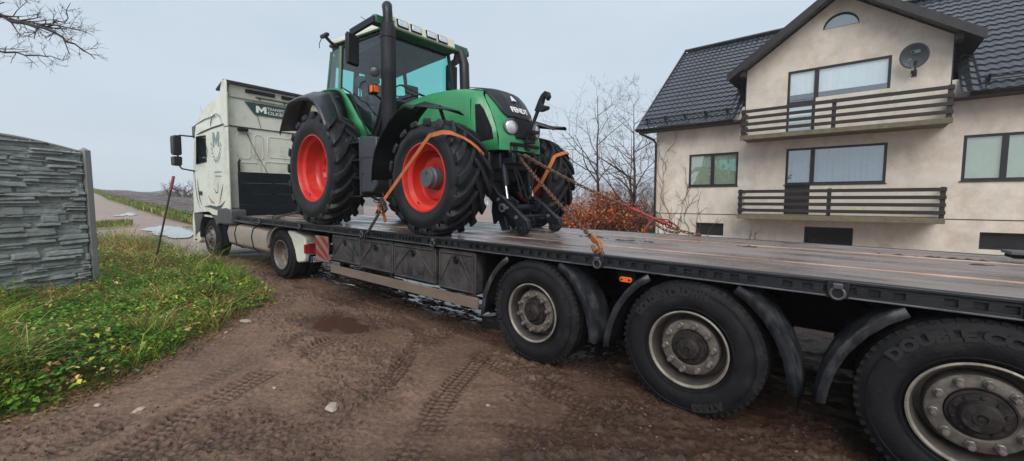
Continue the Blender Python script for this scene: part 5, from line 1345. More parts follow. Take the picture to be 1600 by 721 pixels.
i = np.arange(a - 1)[:, None] * b + np.arange(b - 1)[None]; F = np.stack([i, i + b, i + b + 1, i + 1], -1).reshape(-1, 4)
# leave out what lies inside the front gable
xc = V[F[:, 0], 0] + ox; yc = V[F[:, 0], 1] + oy; zc = V[F[:, 0], 2]
F = F[~((xc > gxl - .12) & (xc < gxr + .12) & (zc < gzp - gs * np.abs(xc - gp) - .16))]
rf_ = np_mesh('roof', V, F, M['tile'], HS, smooth=1); rf_.data.set_sharp_from_angle(angle=R(35))
m = MB(); m.raw([(L_(-7.0), 10.9, 4.43), (L_(9.5), 10.9, 4.43), (L_(9.5), 5.12, 8.95), (L_(-7.0), 5.12, 8.95)], [(0, 1, 2, 3)]); m.build('rear_slope', M['tile'], rf_, smooth=0)
m = MB(); m.tube([(L_(-7.04), 4.9, 8.93), (L_(9.5), 4.9, 8.93)], .07, 8); m.build('ridge_cap', M['tile'], rf_)
m = MB()
m.prism([(-.62, 4.36), (-.62, 4.46), (4.9, 8.96), (4.9, 8.76), (-.4, 4.36)], L_(-7.05), L_(-6.99), ax='X'); m.build('verge_board', M['frame'], rf_, smooth=0)
m = MB(); m.box(L_(-7.0), L_(gxl), -.58, 0, 4.34, 4.40); m.build('soffit', M['soffit'], rf_)
m = MB(); m.box(L_(gxr), L_(9.5), -.58, 0, 4.34, 4.40); m.build('soffit', M['soffit'], rf_)
for (a, b) in ((-7.03, gxl - .25), (gxr + .3, 9.5)):
    m = MB(); G = []
    for t in np.linspace(math.pi, 2 * math.pi, 9): G.append([(L_(a), -.66 + .07 * math.cos(t), 4.44 + .07 * math.sin(t)), (L_(b), -.66 + .07 * math.cos(t), 4.44 + .07 * math.sin(t))])
    m.grid(G).build('gutter', M['frame'], HS, solid=.004)
m = MB(); m.tube([(L_(-6.9), -.66, 4.40), (L_(-6.85), -.64, 4.28), (L_(-6.50), -.12, 4.05), (L_(-6.42), -.07, 3.9), (L_(-6.40), -.07, .2)], .045, 10); m.build('downpipe', M['frame'], HS)
for (a, b) in ((-6.8, gxl - .3), (gxr + .55, 9.3)):
    m = MB(); yv = .42
    for dz in (.07, .14, .21): m.tube([(L_(a), -.6 + yv * cs - dz * sn, 4.43 + yv * sn + dz * cs), (L_(b), -.6 + yv * cs - dz * sn, 4.43 + yv * sn + dz * cs)], .012, 5)
    x = a + .1
    while x < b:
        m.bar((L_(x), -.6 + yv * cs, 4.43 + yv * sn), (L_(x), -.6 + yv * cs - .24 * sn, 4.43 + yv * sn + .24 * cs), .05, .02); m.bar((L_(x), -.6 + (yv + .25) * cs, 4.45 + (yv + .25) * sn), (L_(x), -.6 + yv * cs - .2 * sn, 4.43 + yv * sn + .2 * cs), .05, .02); x += .72
    m.build('snow_guard', M['frame'], rf_)
# gable roof: two slabs with overhang, dark rake boards and soffit
for s, xe in ((-1, -3.78), (1, 2.14)):
    ze = gzp - gs * abs(xe - gp)
    y0, y1 = -.62, 5.0
    m = MB(); m.raw([(L_(gp), y0, gzp), (L_(gp), y1, gzp), (L_(xe), y1, ze), (L_(xe), y0, ze), (L_(gp), y0, gzp - .10), (L_(gp), y1, gzp - .10), (L_(xe), y1, ze - .10), (L_(xe), y0, ze - .10)], [(0, 1, 2, 3), (4, 7, 6, 5), (0, 3, 7, 4), (1, 5, 6, 2), (3, 2, 6, 7)])
    gsb = m.build('gable_roof', M['tile'], HS, smooth=0)
    m = MB(); m.raw([(L_(gp), -.64, gzp + .05), (L_(xe) + s * .02, -.64, ze + .05), (L_(xe) + s * .02, -.64, ze - .20), (L_(gp), -.64, gzp - .20), (L_(gp), -.60, gzp + .05), (L_(xe) + s * .02, -.60, ze + .05), (L_(xe) + s * .02, -.60, ze - .20), (L_(gp), -.60, gzp - .20)], [(0, 1, 2, 3), (4, 7, 6, 5), (0, 4, 5, 1), (3, 2, 6, 7), (1, 5, 6, 2)])
    m.build('rake_board', M['frame'], gsb, smooth=0)
    xb = gxl if s < 0 else gxr
    m = MB(); m.raw([(L_(xb), -.6, zr(xb) - .03), (L_(xe), -.6, ze - .13), (L_(xe), 2.5, ze - .13), (L_(xb), 2.5, zr(xb) - .03)], [(0, 1, 2, 3)])
    m.box(*sorted((L_(xb), L_(xb) + s * .14)), -.45, 0, zr(xb) - .25, zr(xb) - .12); m.build('eave_beam', M['soffit'], gsb, smooth=0)
    # side cheek of the gable above the main roof, dark clad
    m = MB(); x0_, x1_ = sorted((L_(xb) + s * .001, L_(xb) + s * .03)); m.prism([(0, 4.45), (0, zr(xb)), (3.0, zr(xb)), (1.6, 5.9)], x0_, x1_, ax='X'); m.build('gable_cheek', M['soffit'], HS, smooth=0)
# balconies
def balcony(zs, zt_, nr, name):
    xa, xb = L_(-3.20), L_(1.60); yf = -1.0
    m = MB(); m.box(xa, xb, yf, -.002, zs, zs + .13); bl = m.build(name, M['concrete_m'], HS, bevel=.01)
    m = MB(); hs = np.linspace(zs + .27, zt_ - .05, nr)
    for z in hs:
        m.box(xa + .0, xb - .0, yf - .045, yf - .012, z - .05, z + .05)
        m.box(xa - .03, xa + .0 - .002, yf, -.002, z - .05, z + .05); m.box(xb + .002, xb + .03, yf, -.002, z - .05, z + .05)
    m.build('rail', M['woodb'], bl, bevel=.006)
    for x in (xa + .04, (xa + xb) / 2 - .0, xb - .04):
        q = MB(); q.box(x - .05, x + .05, yf - .012, yf + .07, zs - .02, zt_ + .02); q.build('post', M['woodb'], bl, bevel=.006)
    q = MB(); q.box(xa - .03, xb + .03, yf - .06, yf - .01, zs - .02, zs + .12); q.build('slab_edge', M['concrete_m'], bl, bevel=.008)
balcony(3.66, 4.60, 4, 'upper_balcony'); balcony(1.07, 2.00, 4, 'lower_balcony')
# satellite dish, on a bracket by the upper window
DS = thing('satellite_dish', 'round dark grey satellite dish mounted on the gable wall right of the upper window', 'satellite dish', (.90, 16.5, 5.35))
m = MB(); G = []
for r_ in np.linspace(0, 1, 9): G.append([(.31 * r_ * math.cos(t), -.10 * (1 - r_ * r_) * -1, .335 * r_ * math.sin(t)) for t in np.linspace(0, 2 * math.pi, 36, endpoint=False)])
M['dish'] = mat('dish_grey', (.065, .075, .085), .45, .1, var=.08)
d_ = m.grid(G, closed=True).build('dish', M['dish'], DS, smooth=60, solid=.012); d_.location = (-.04, -.42, .28); d_.rotation_euler = (R(14), 0, R(-16))
q = MB(); q.box(-.09, .11, -.010, -.004, .06, .14); q.build('dish_label', M['decal_grey'], d_).location = (0, .075, 0)
q = MB(); q.box(-.075, -.01, -.016, -.011, .075, .125); q.build('dish_label_print', M['frame'], d_).location = (0, .075, 0)
q = MB(); q.tube([(0, -.02, -.33), (.0, -.30, -.30), (.0, -.42, -.10)], .013, 6); q.lathe([(0, -.05), (.03, -.05), (.03, .04), (0, .05)], (0, -.43, -.08), n=12); q.build('feed_arm', M['decal_grey'], d_)
q = MB(); q.tube([(0, 0, -.12), (0, -.30, -.10), (0, -.36, .16)], .022, 8); q.box(-.06, .06, -.02, 0, -.2, -.02); q.build('bracket', M['frame'], DS)
q = MB(); q.tube([(-.04, -.02, -.12), (-.15, -.015, -.4), (-.35, -.012, -.62), (-.5, -.012, -.9)], .008, 4); q.build('cable', M['curtain'], DS)
# leafless creeper on the left corner
CR = None
m = MB(); rn = random.Random(5)
def vine(x, z, a, L, r_, dep):
    pts = [(x, 16.48, z)]; n_ = int(L / .09)
    for k in range(n_):
        a += rn.uniform(-.38, .38); a += (math.pi / 2 - a) * .10; x += .09 * math.cos(a); z += .09 * math.sin(a); pts.append((x, 16.5 - .012 - rn.uniform(0, .03), z))
        if dep < 3 and rn.random() < .22: vine(x, z, a + rn.uniform(-1.1, 1.1), L * .45 * rn.uniform(.5, 1), r_ * .6, dep + 1)
    m.tube(pts, [r_ * (1 - .7 * i / len(pts)) for i in range(len(pts))], 4)
for x, L in ((-6.2, 4.0), (-6.0, 3.3), (-5.75, 3.6), (-5.5, 2.2), (-5.1, 1.9), (-4.7, 1.5), (-4.4, 1.1), (-3.0, .6), (-2.8, .5)): vine(x, .1, math.pi / 2, L, .014, 0)
M['twig'] = mat('grey_brown_twig', (.11, .075, .06), .8, var=.25, scale=10)
tag(m.build('climbing_vine', M['twig'], None), 'leafless creeper clinging to the beige wall by the left corner and downpipe', 'vine')

# ------------------------------------------------------------------ concrete fence on the left
P0 = np.array([-9.57, .68]); ud = np.array([.44, -.898]); ang = math.atan2(ud[1], ud[0])
gzb = float(gz(P0[0], P0[1]))
FN = thing('concrete_fence', 'grey precast concrete fence panel with stacked-stone relief beside the grass verge', 'fence', (P0[0], P0[1], gzb - .05), (0, 0, ang))
M['conc'] = mat('weathered_grey_concrete', (.25, .275, .265), .85, var=.3, scale=4, bump=.5, bscale=60, dirt=(.11, .13, .11), damt=.35, dscale=2.5)
M['concp'] = mat('post_concrete', (.19, .195, .185), .85, var=.18, scale=6, bump=.4, dirt=(.10, .12, .09), damt=.3)
Hh = lambda s: 2.22 + .15 * math.sin(math.pi * min(max(s / 2.1, 0), 1))
rn = np.random.default_rng(4)
def ledge_panel(L, H, nx, nz):
    x = np.linspace(0, L, nx); z = np.linspace(0, H, nz); X, Zz = np.meshgrid(x, z, indexing='ij'); D = np.zeros_like(X)
    zz = 0
    while zz < H + .1:
        rh = rn.uniform(.12, .18); xx = -rn.uniform(0, .4)
        while xx < L:
            ln = rn.uniform(.18, .5); nsub = rn.choice([2, 3, 3, 4]); zs = zz; hs = rn.dirichlet(np.ones(nsub) * 4) * rh
            for hsub in hs:
                a = xx + rn.uniform(-.09, .09); b = xx + ln + rn.uniform(-.05, .13); dep = rn.uniform(.004, .070); til = rn.uniform(-.06, .06)
                zc = zs + hsub / 2; zt = (X - (a + b) / 2) * rn.uniform(-.04, .04)
                m_ = (X >= a) & (X <= b) & (np.abs(Zz + zt - zc) <= hsub / 2)
                prof = 1 - ((Zz + zt - zc) / (hsub / 2 + 1e-6)) ** 6 * .45 - .35 * (Zz + zt - zc) / hsub
                val = dep * prof + til * (X - (a + b) / 2) * .25
                D = np.where(m_, np.maximum(val, .0), D); zs += hsub
            xx += ln
        zz += rh
    D = D + fbm(X * 14, Zz * 30, 3, .6) * .006
    return X, Zz, D
for k in range(2):
    s0 = k * 2.12 + .07
    X_, Z_, D_ = ledge_panel(2.0, 2.45, 260 if k == 0 else 60, 330 if k == 0 else 70)
    top = np.array([[Hh(x) for _ in range(X_.shape[1])] for x in X_[:, 0]])
    Zc = np.minimum(Z_, top)
    V = np.stack([X_ + s0, D_ + .02, Zc], -1).reshape(-1, 3)      # relief towards +y of the fence's own space (faces us)
    a, b = X_.shape; i = np.arange(a - 1)[:, None] * b + np.arange(b - 1)[None]; F = np.stack([i, i + b, i + b + 1, i + 1], -1).reshape(-1, 4)
    bad = (Z_.reshape(-1)[F[:, 0]] > top.reshape(-1)[F[:, 0]]) ; F = F[~bad]
    # back face
    nb_ = len(V); o = np_mesh('panel', V, F, M['conc'], FN, smooth=0)
    m = MB(); pts = [(s0, 0)] + [(s0 + x, Hh(x)) for x in np.linspace(0, 2.0, 14)] + [(s0 + 2.0, 0)]; m.prism(pts, -.03, .018); m.build('panel_back', M['conc'], o, smooth=0)
    m = MB(); m.tube([(s0 + x, .012, Hh(x) + .0) for x in np.linspace(0, 2.0, 14)], .028, 6); m.build('coping', M['concp'], o)
for s in (0, 2.12, 4.24):
    m = MB(); m.prism([(s - .052, -.07), (s + .052, -.07), (s + .045, .085), (s - .045, .085)], -.3, 2.26, ax='Z'); m.raw([(s - .04, -.05, 2.259), (s + .04, -.05, 2.259), (s + .035, .07, 2.259), (s - .035, .07, 2.259), (s, 0, 2.31)], [(0, 1, 4), (1, 2, 4), (2, 3, 4), (3, 0, 4)]); m.build('post', M['concp'], FN, bevel=.012)
# leaning metal rod in the verge
b0 = Vector((-10.75, 1.62, float(gz(-10.75, 1.62)) - .02)); t0 = Vector((-10.64, 2.0, 2.16))
RD = thing('metal_rod', 'thin rusty metal rod with a faded red tip leaning in the grass verge', 'rod', b0)
m = MB(); d_ = t0 - b0; m.tube([(0, 0, 0), d_ * .86], .017, 8); m.build('shaft', M['rust'], RD)
m = MB(); m.tube([d_ * .84, d_ * .86, d_], [.02, .028, .026], 8); m.build('tip', M['rodtip'], RD)
# ------------------------------------------------------------------ vegetation
def leaf_mat(name, rough=.6, trans=.25):
    m = bpy.data.materials.new(name); m.use_nodes = True; n = m.node_tree; b = n.nodes['Principled BSDF']; L = n.links.new
    a = n.nodes.new('ShaderNodeAttribute'); a.attribute_name = 'Col'; L(a.outputs['Color'], b.inputs['Base Color']); b.inputs['Roughness'].default_value = rough; b.inputs['Specular IOR Level'].default_value = .35
    t = n.nodes.new('ShaderNodeBsdfTranslucent'); L(a.outputs['Color'], t.inputs[0]); mx = n.nodes.new('ShaderNodeMixShader'); mx.inputs[0].default_value = trans
    L(b.outputs[0], mx.inputs[1]); L(t.outputs[0], mx.inputs[2]); L(mx.outputs[0], n.nodes['Material Output'].inputs[0]); return m
M['grass'] = leaf_mat('grass_blade'); M['leaf'] = leaf_mat('autumn_leaf', .6, .2)
M['bark'] = mat('dark_bark', (.04, .032, .03), .85, var=.3, scale=12, bump=.4)
M['bark2'] = mat('reddish_twigs', (.065, .036, .032), .85, var=.3, scale=12)
G1 = np.array([.035, .125, .012]); G2 = np.array([.14, .29, .025]); G3 = np.array([.55, .50, .08]); B1 = np.array([.30, .15, .05]); B2 = np.array([.52, .38, .17])
def vcol(n, x, y, leafy):
    f1 = fbm(x * .9, y * .9, 3); f2 = fbm(x * 1.7 + 30, y * 1.7, 3); r = RNG.random(n)
    t = np.clip(.5 + f1 * 1.2 + (r - .5) * .9, 0, 1)[:, None]; c = G1 * (1 - t) + G2 * t
    ye = (RNG.random(n) < np.clip(.16 + f2 * 1.1, .03, .7) * (.6 if leafy else 1))[:, None]; c = np.where(ye, c * .35 + G3 * .65, c)
    br = (RNG.random(n) < np.clip(.06 + .6 * np.exp(-((x + 13) / 2.2) ** 2 - ((y - 1.0) / .8) ** 2) + f1 * -.5 + .55 * (fbm(x * .8 + 60, y * .8, 2) > .12), .02, .75) * (1.0 if not leafy else .35))[:, None]
    c = np.where(br, np.where(RNG.random((n, 1)) < .5, B1, B2), c)
    return c * (.5 + 1.0 * RNG.random((n, 1)) ** 1.3)
def blades(n, x, y, z, hmin, hmax, wd, lean, cols, flop=.3):
    h = (hmin + (hmax - hmin) * RNG.random(n) ** 1.4); a = RNG.random(n) * 2 * np.pi; la = RNG.random(n) * 2 * np.pi; ln = lean * h * (.3 + RNG.random(n)) ; w_ = wd * (.6 + .8 * RNG.random(n))
    dx, dy = np.cos(a) * w_ / 2, np.sin(a) * w_ / 2; lx, ly = np.cos(la) * ln, np.sin(la) * ln
    rows = []
    for (t, k, ww) in ((0, 0, 1), (.55, .35, .85), (.85, .9, .5), (1.0 - flop * .15, 1.5, .08)):
        zz = z + h * t * (1 - .25 * k * lean); px = x + lx * k; py = y + ly * k
        rows.append(np.stack([px - dx * ww, py - dy * ww, zz], -1)); rows.append(np.stack([px + dx * ww, py + dy * ww, zz], -1))
    V = np.stack(rows, 1).reshape(-1, 3); base = np.arange(n)[:, None] * 8
    F = np.concatenate([base + np.array([0, 1, 3, 2]), base + np.array([2, 3, 5, 4]), base + np.array([4, 5, 7, 6])], 0)
    return V, F, np.repeat(cols, 8, 0)
def leaves(n, x, y, z, size, tilt, cols, fold=.3):
    a = RNG.random(n) * 2 * np.pi; s = size * (.5 + RNG.random(n)); u = np.stack([np.cos(a), np.sin(a), (RNG.random(n) - .5) * tilt], -1); v = np.stack([-np.sin(a), np.cos(a), (RNG.random(n) - .5) * tilt], -1)
    c = np.stack([x, y, z], -1); up = np.array([0, 0, 1.])
    P = [c - u * s[:, None] * .6, c + v * s[:, None] * .38 + up * s[:, None] * fold * .5 - u * s[:, None] * .1, c + u * s[:, None] * .7 - up * s[:, None] * .15, c - v * s[:, None] * .38 + up * s[:, None] * fold * .5 - u * s[:, None] * .1, c + u * s[:, None] * .05]
    V = np.stack(P, 1).reshape(-1, 3); b = np.arange(n)[:, None] * 5
    F = np.concatenate([b + np.array([0, 1, 4]), b + np.array([1, 2, 4]), b + np.array([2, 3, 4]), b + np.array([3, 0, 4])], 0)
    return V, F, np.repeat(cols, 5, 0)
def verge_points(n, pw):
    X = []; Y = []
    while sum(map(len, X)) < n:
        k = n * 2; az = np.radians(RNG.uniform(-13, 42, k)); r = 4.2 + (18.5 - 4.2) * RNG.random(k) ** pw
        x = -r * np.cos(az); y = r * np.sin(az); v = vsd(x, y) + fbm(x * 2.4, y * 2.4, 3) * .22
        prob = sstep(-.16, .22, v); m = RNG.random(k) < prob
        # nothing grows through the fence
        fx = x - P0[0]; fy = y - P0[1]; s = fx * ud[0] + fy * ud[1]; dd = fx * .898 + fy * .44
        m &= ~((s > -.1) & (np.abs(dd) < .07))
        X.append(x[m]); Y.append(y[m])
    return np.concatenate(X)[:n], np.concatenate(Y)[:n]
x, y = verge_points(82000, 1.5); z = gz(x, y); r = np.hypot(x, y)
far = sstep(7, 16, r)
hm = .045 + .12 * np.clip(fbm(x * 1.2, y * 1.2, 3) * 3.0 + .22, 0, 1.4)
V1, F1, C1 = blades(len(x), x, y, z - .01, .10, 1.3, .011, .75, vcol(len(x), x, y, False))
# scale blade height by local growth
hh = np.repeat(hm * (1 + .4 * far) / .42, 8); zz0 = np.repeat(z, 8); V1[:, 2] = zz0 + (V1[:, 2] - zz0) * hh
xr = np.repeat(x, 8); yr = np.repeat(y, 8); V1[:, 0] = xr + (V1[:, 0] - xr) * np.clip(hh * 1.3, .3, 1.2); V1[:, 1] = yr + (V1[:, 1] - yr) * np.clip(hh * 1.3, .3, 1.2)
# keep width on near blades
tag(np_mesh('grass', V1, F1, M['grass'], smooth=1, attr={'Col': C1}), 'long wet green and straw-coloured grass covering the verge', kind='stuff')
x, y = verge_points(60000, 1.3); z = gz(x, y)
lz = z + .02 + RNG.random(len(x)) ** .7 * (.11 + .22 * np.clip(fbm(x * .9 + 4, y * .9, 3) + .3, 0, 1))
V2, F2, C2 = leaves(len(x), x, y, lz, .037, 1.1, vcol(len(x), x, y, True) * 1.05)
tag(np_mesh('ground_leaves', V2, F2, M['grass'], smooth=0, attr={'Col': C2}), 'low broad-leaved weeds and nettles growing among the grass', kind='stuff')
# fallen straw and dead leaves along the muddy margin
k = 1500; t = RNG.random(k); seg = np.concatenate([VERGE[1:9]]); ii = RNG.integers(0, 6, k); px = seg[ii] * (1 - t[:, None]) + seg[ii + 1] * t[:, None]
x = px[:, 0] + RNG.normal(.03, .11, k); y = px[:, 1] + RNG.normal(.03, .10, k); z = gz(x, y) + .012
c = np.where(RNG.random((k, 1)) < .5, B1 * .7, B2 * .6) * (.6 + .6 * RNG.random((k, 1)))
V3, F3, C3 = leaves(k, x, y, z, .028, .5, c)
tag(np_mesh('leaf_litter', V3, F3, M['leaf'], attr={'Col': C3}), 'dead leaves and trampled weeds along the edge of the mud', kind='stuff')
# tall dead weed stems
m = MB(); rn = random.Random(9)
for k in range(60):
    x, y = rn.uniform(-15, -7.5), rn.uniform(.4, 2.5)
    if vsd(np.array([x]), np.array([y]))[0] < .15: continue
    z = float(gz(x, y)); h = rn.uniform(.25, .6); lx, ly = rn.uniform(-.25, .25), rn.uniform(-.25, .25)
    m.tube([(x, y, z), (x + lx * .4, y + ly * .4, z + h * .6), (x + lx, y + ly, z + h)], [.005, .004, .002], 4)
    for q in range(4): t = rn.uniform(.4, 1); m.tube([(x + lx * t, y + ly * t, z + h * t), (x + lx * t + rn.uniform(-.1, .1), y + ly * t + rn.uniform(-.1, .1), z + h * t + .06)], [.003, .001], 3)
tag(m.build('dead_stems', mat('dead_stem', (.24, .12, .06), .8, var=.3), None), 'brown withered weed stalks standing in the verge', kind='stuff')

# short grass on the far banks
def far_grass(name, a0, a1, r0f, r1f, n, hmax, wd, label, tint=1.0):
    az = RNG.uniform(a0, a1, n); r0 = r0f(az); r1 = r1f(az); r = r0 + (r1 - r0) * RNG.random(n); x = -r * np.cos(np.radians(az)); y = r * np.sin(np.radians(az)); z = terr(x, y) + .08
    c = (vcol(n, x, y, False) * .5 + np.array([.12, .16, .045]) * .5) * tint
    V, F, C = blades(n, x, y, z, hmax * .3, hmax, wd, .4, c); tag(np_mesh(name, V, F, M['grass'], smooth=1, attr={'Col': C}), label, kind='stuff')
far_grass('bank_grass', 4.2, 16, lambda a: fr0(a) * .86, lambda a: fr0(a) * 1.12, 16000, .38, .055, 'yellow-green grass bank between the dirt road and the ploughed field')
far_grass('road_edge_grass', 2, 7.2, lambda a: 19 + a * .5, lambda a: 21.5 + a * .5, 1500, .22, .03, 'thin grass strip beside the far puddle')
far_grass('lawn', 55, 79, lambda a: 15.0 + (78 - a) * .15, lambda a: 20 + (78 - a) * .3, 12000, .16, .03, 'mossy grass strip in front of the brown-leaved hedge', 1.2)

def branchy(m, p, d, L, r_, dep, maxd, rn, droop=.0, kink=.3, split=(2, 4), minr=.002):
    n_ = max(3, int(L / .22)); pts = [p.copy()]; q = p.copy(); dd = d.normalized(); rad = [r_]
    for k in range(n_):
        dd = (dd + Vector((rn.uniform(-kink, kink), rn.uniform(-kink, kink), rn.uniform(-kink, kink) * .6 - droop)) * .5).normalized()
        q = q + dd * (L / n_); pts.append(q.copy()); rad.append(r_ * (1 - .65 * (k + 1) / n_))
    m.tube(pts, rad, 6 if r_ > .03 else (4 if r_ > .008 else 3), caps=False)
    if dep >= maxd: return
    for c in range(rn.randint(*split) + (1 if dep == 0 else 0)):
        t = rn.uniform(.3, 1.0); i = min(int(t * n_), n_ - 1); pp = pts[i].lerp(pts[i + 1], .5); ax = (pts[i + 1] - pts[i]).normalized()
        sd = ax.orthogonal().normalized(); sd.rotate(Matrix.Rotation(rn.uniform(0, 6.28), 3, ax)); nd = (ax * rn.uniform(.5, .95) + sd * rn.uniform(.5, 1.0))
        branchy(m, pp, nd, L * rn.uniform(.45, .75), max(rad[i] * .62, minr), dep + 1, maxd, rn, droop, kink, split, minr)
def bare_tree(name, label, loc, H, seed, r0=.09, spread=.9, nb=11, mt='bark', start=.25, lean=(0, 0), group=None, maxd=4):
    rn = random.Random(seed); T_ = thing(name, label, 'tree', loc, (0, 0, 0), group)
    pts = [Vector((0, 0, -.1))]; n_ = 14; q = Vector((0, 0, 0)); rad = [r0 * 1.2]
    for k in range(n_):
        q = q + Vector((rn.uniform(-.07, .07) + lean[0] * .1, rn.uniform(-.07, .07) + lean[1] * .1, 1)) * (H / n_); pts.append(q.copy()); rad.append(r0 * (1 - .9 * (k + 1) / n_))
    m = MB(); m.tube(pts, rad, 8); m.build('trunk', M[mt], T_)
    m = MB()
    for k in range(nb):
        t = start + (1 - start) * (k + rn.random()) / nb; i = min(int(t * n_), n_ - 1); a = rn.uniform(0, 6.28); e = rn.uniform(.5, 1.1)
        branchy(m, pts[i + 1], Vector((math.cos(a), math.sin(a), e)), H * (.42 * (1.1 - t) + .10) * spread, rad[i + 1] * .55, 1, maxd, rn, minr=.004)
    m.build('crown', M[mt], T_, smooth=60)
    return T_
bare_tree('bare_tree', 'slender leafless tree left of the house with an open crooked crown', (-10.45, 19.2, 0), 6.9, 21, .10, 1.0, 14, lean=(-.1, 0))
bare_tree('bare_tree', 'dense leafless tree with many upright reddish twigs right beside the house corner', (-8.35, 18.9, 0), 6.1, 8, .10, 1.0, 20, mt='bark2', start=.08)
bare_tree('bare_tree', 'small thin leafless sapling between the two larger bare trees', (-9.5, 21.0, 0), 5.6, 14, .06, .8, 14, mt='bark2', start=.15)
bare_tree('bare_tree', 'low leafless tree reaching out beside the left front tractor wheel', (-12.3, 19.5, 0), 4.4, 33, .05, 1.1, 12, start=.1)
bare_tree('bare_tree', 'spindly leafless tree directly behind the house corner and downpipe', (-7.6, 21.5, 0), 7.0, 44, .07, .7, 16, mt='bark2', start=.1)
def shrub(label, loc, rx, rz, n, seed, h0=.2, name='beech_shrub', cols=((.55, .13, .045), (.68, .27, .11), (.28, .07, .03), (.45, .16, .07)), ry=None):
    rn = random.Random(seed); T_ = thing(name, label, 'shrub', loc, group='brown-leaved shrubs along the plot')
    m = MB(); tips = []
    for k in range(34):
        a = rn.uniform(0, 6.28); e_ = rn.uniform(.25, 1.15); d = Vector((math.cos(a) * rx * e_, math.sin(a) * (ry or rx) * e_, rz * rn.uniform(.25, 1.1) * (1.15 - .3 * e_))); m.tube([(0, 0, -.1), d * .45 + Vector((0, 0, .1)), d], [.018, .012, .004], 4); tips.append(d)
        for q in range(5): t = rn.uniform(.3, .95); s_ = Vector((rn.uniform(-.4, .4), rn.uniform(-.4, .4), rn.uniform(0, .3))); m.tube([d * t, d * t + s_], [.006, .002], 3); tips.append(d * t + s_)
    m.build('stem', M['bark2'], T_)
    tips = np.array(tips); g = np.random.default_rng(seed); ci = g.integers(0, len(tips), n); P = tips[ci] + g.normal(0, .12, (n, 3)) * [rx, rx, .9]
    P[:, 2] = np.abs(P[:, 2] - h0) + h0 * g.random(n)
    c = np.array(cols)[g.integers(0, len(cols), n)] * (.5 + .8 * g.random((n, 1))); V, F, C = leaves(n, P[:, 0], P[:, 1], P[:, 2], .085, 1.8, c)
    np_mesh('foliage', V, F, M['leaf'], T_, attr={'Col': C}); return T_
shrub('rust-brown leafy shrub right behind the left front tractor wheel', (-11.3, 18.3, 0), 1.3, 1.7, 3800, 1)
shrub('tall rust-brown leafy shrub in the middle of the brown hedge', (-10.0, 18.2, 0), 1.2, 2.2, 4200, 2)
shrub('rust-brown leafy shrub at the house end of the brown hedge', (-8.8, 18.4, 0), 1.0, 1.9, 2200, 3)
shrub('thin brown shrub with few leaves against the house corner', (-7.6, 17.7, 0), .6, 1.5, 450, 4)
m = MB(); rn = random.Random(77)
for k in range(190):
    x, y = rn.uniform(-13, -6.8), rn.uniform(19.5, 24); branchy(m, Vector((x, y, 0)), Vector((rn.uniform(-.4, .4), rn.uniform(-.4, .4), 1)), rn.uniform(1.2, 2.6), .014, 2, 4, rn)
tag(m.build('thicket', M['bark2'], smooth=0), 'tangle of leafless reddish brushwood behind the trees left of the house', kind='stuff')

# bare tree outside the frame at the left, its limbs reaching into the sky
rn = random.Random(5); T_ = thing('overhanging_tree', 'leafless tree whose dark twigs reach into the sky at the upper left', 'tree', (-15.2, -3.4, .2))
O_ = Vector(T_.location)
m = MB(); m.tube([(0, 0, -.2), (.05, .1, 2), (-.05, .3, 4.2), (.1, .5, 6.4), (.1, .4, 8)], [.24, .2, .17, .12, .03], 10); m.build('trunk', M['bark'], T_)
def limb(m, P, r0, sub, maxd=4, L=.9):
    P = [Vector(p) - O_ for p in P]; Q = []
    for i in range(len(P) - 1):
        for t in (0, .33, .66): Q.append(P[i].lerp(P[i + 1], t) + Vector((rn.uniform(-.05, .05), rn.uniform(-.05, .05), rn.uniform(-.05, .05))) * (1 if i + t > 0 else 0))
    Q.append(P[-1]); n_ = len(Q); rad = [max(r0 * (1 - .9 * i / n_), .004) for i in range(n_)]; m.tube(Q, rad, 6)
    for k in range(sub):
        t = .25 + .75 * k / sub; i = min(int(t * (n_ - 1)), n_ - 2); ax = (Q[i + 1] - Q[i]).normalized(); sd = ax.orthogonal().normalized(); sd.rotate(Matrix.Rotation(rn.uniform(0, 6.28), 3, ax))
        branchy(m, Q[i], ax * .8 + sd * rn.uniform(.4, 1.0) - Vector((0, 0, .15)), L * rn.uniform(.5, 1.0) * (1.15 - t * .6), max(rad[i] * .55, .006), 2, maxd, rn, .03, .35, (2, 4), .0035)
m = MB()
limb(m, [(-15.2, -3.0, 4.4), (-14.9, -1.4, 5.3), (-14.5, -.1, 5.66), (-14.05, .26, 5.52), (-13.6, .62, 5.30), (-13.2, .95, 5.05), (-12.95, 1.2, 4.75)], .062, 16, L=.8)
limb(m, [(-14.3, .05, 5.60), (-13.75, .55, 5.45), (-13.5, .78, 5.55), (-13.36, .92, 5.95)], .026, 8, L=.55)
limb(m, [(-13.9, .40, 5.45), (-13.4, .85, 5.42), (-12.95, 1.2, 5.24)], .022, 10, L=.55)
limb(m, [(-15.0, -2.0, 4.6), (-14.6, -.5, 4.95), (-14.1, .1, 4.85), (-13.6, .5, 4.72), (-13.2, .8, 4.70)], .032, 12, L=.65)
limb(m, [(-15.0, -2.4, 5.2), (-14.5, -.6, 6.1), (-14.1, .2, 6.05), (-13.9, .35, 5.9)], .03, 6, L=.4)
m.build('crown', M['bark'], T_, smooth=60)

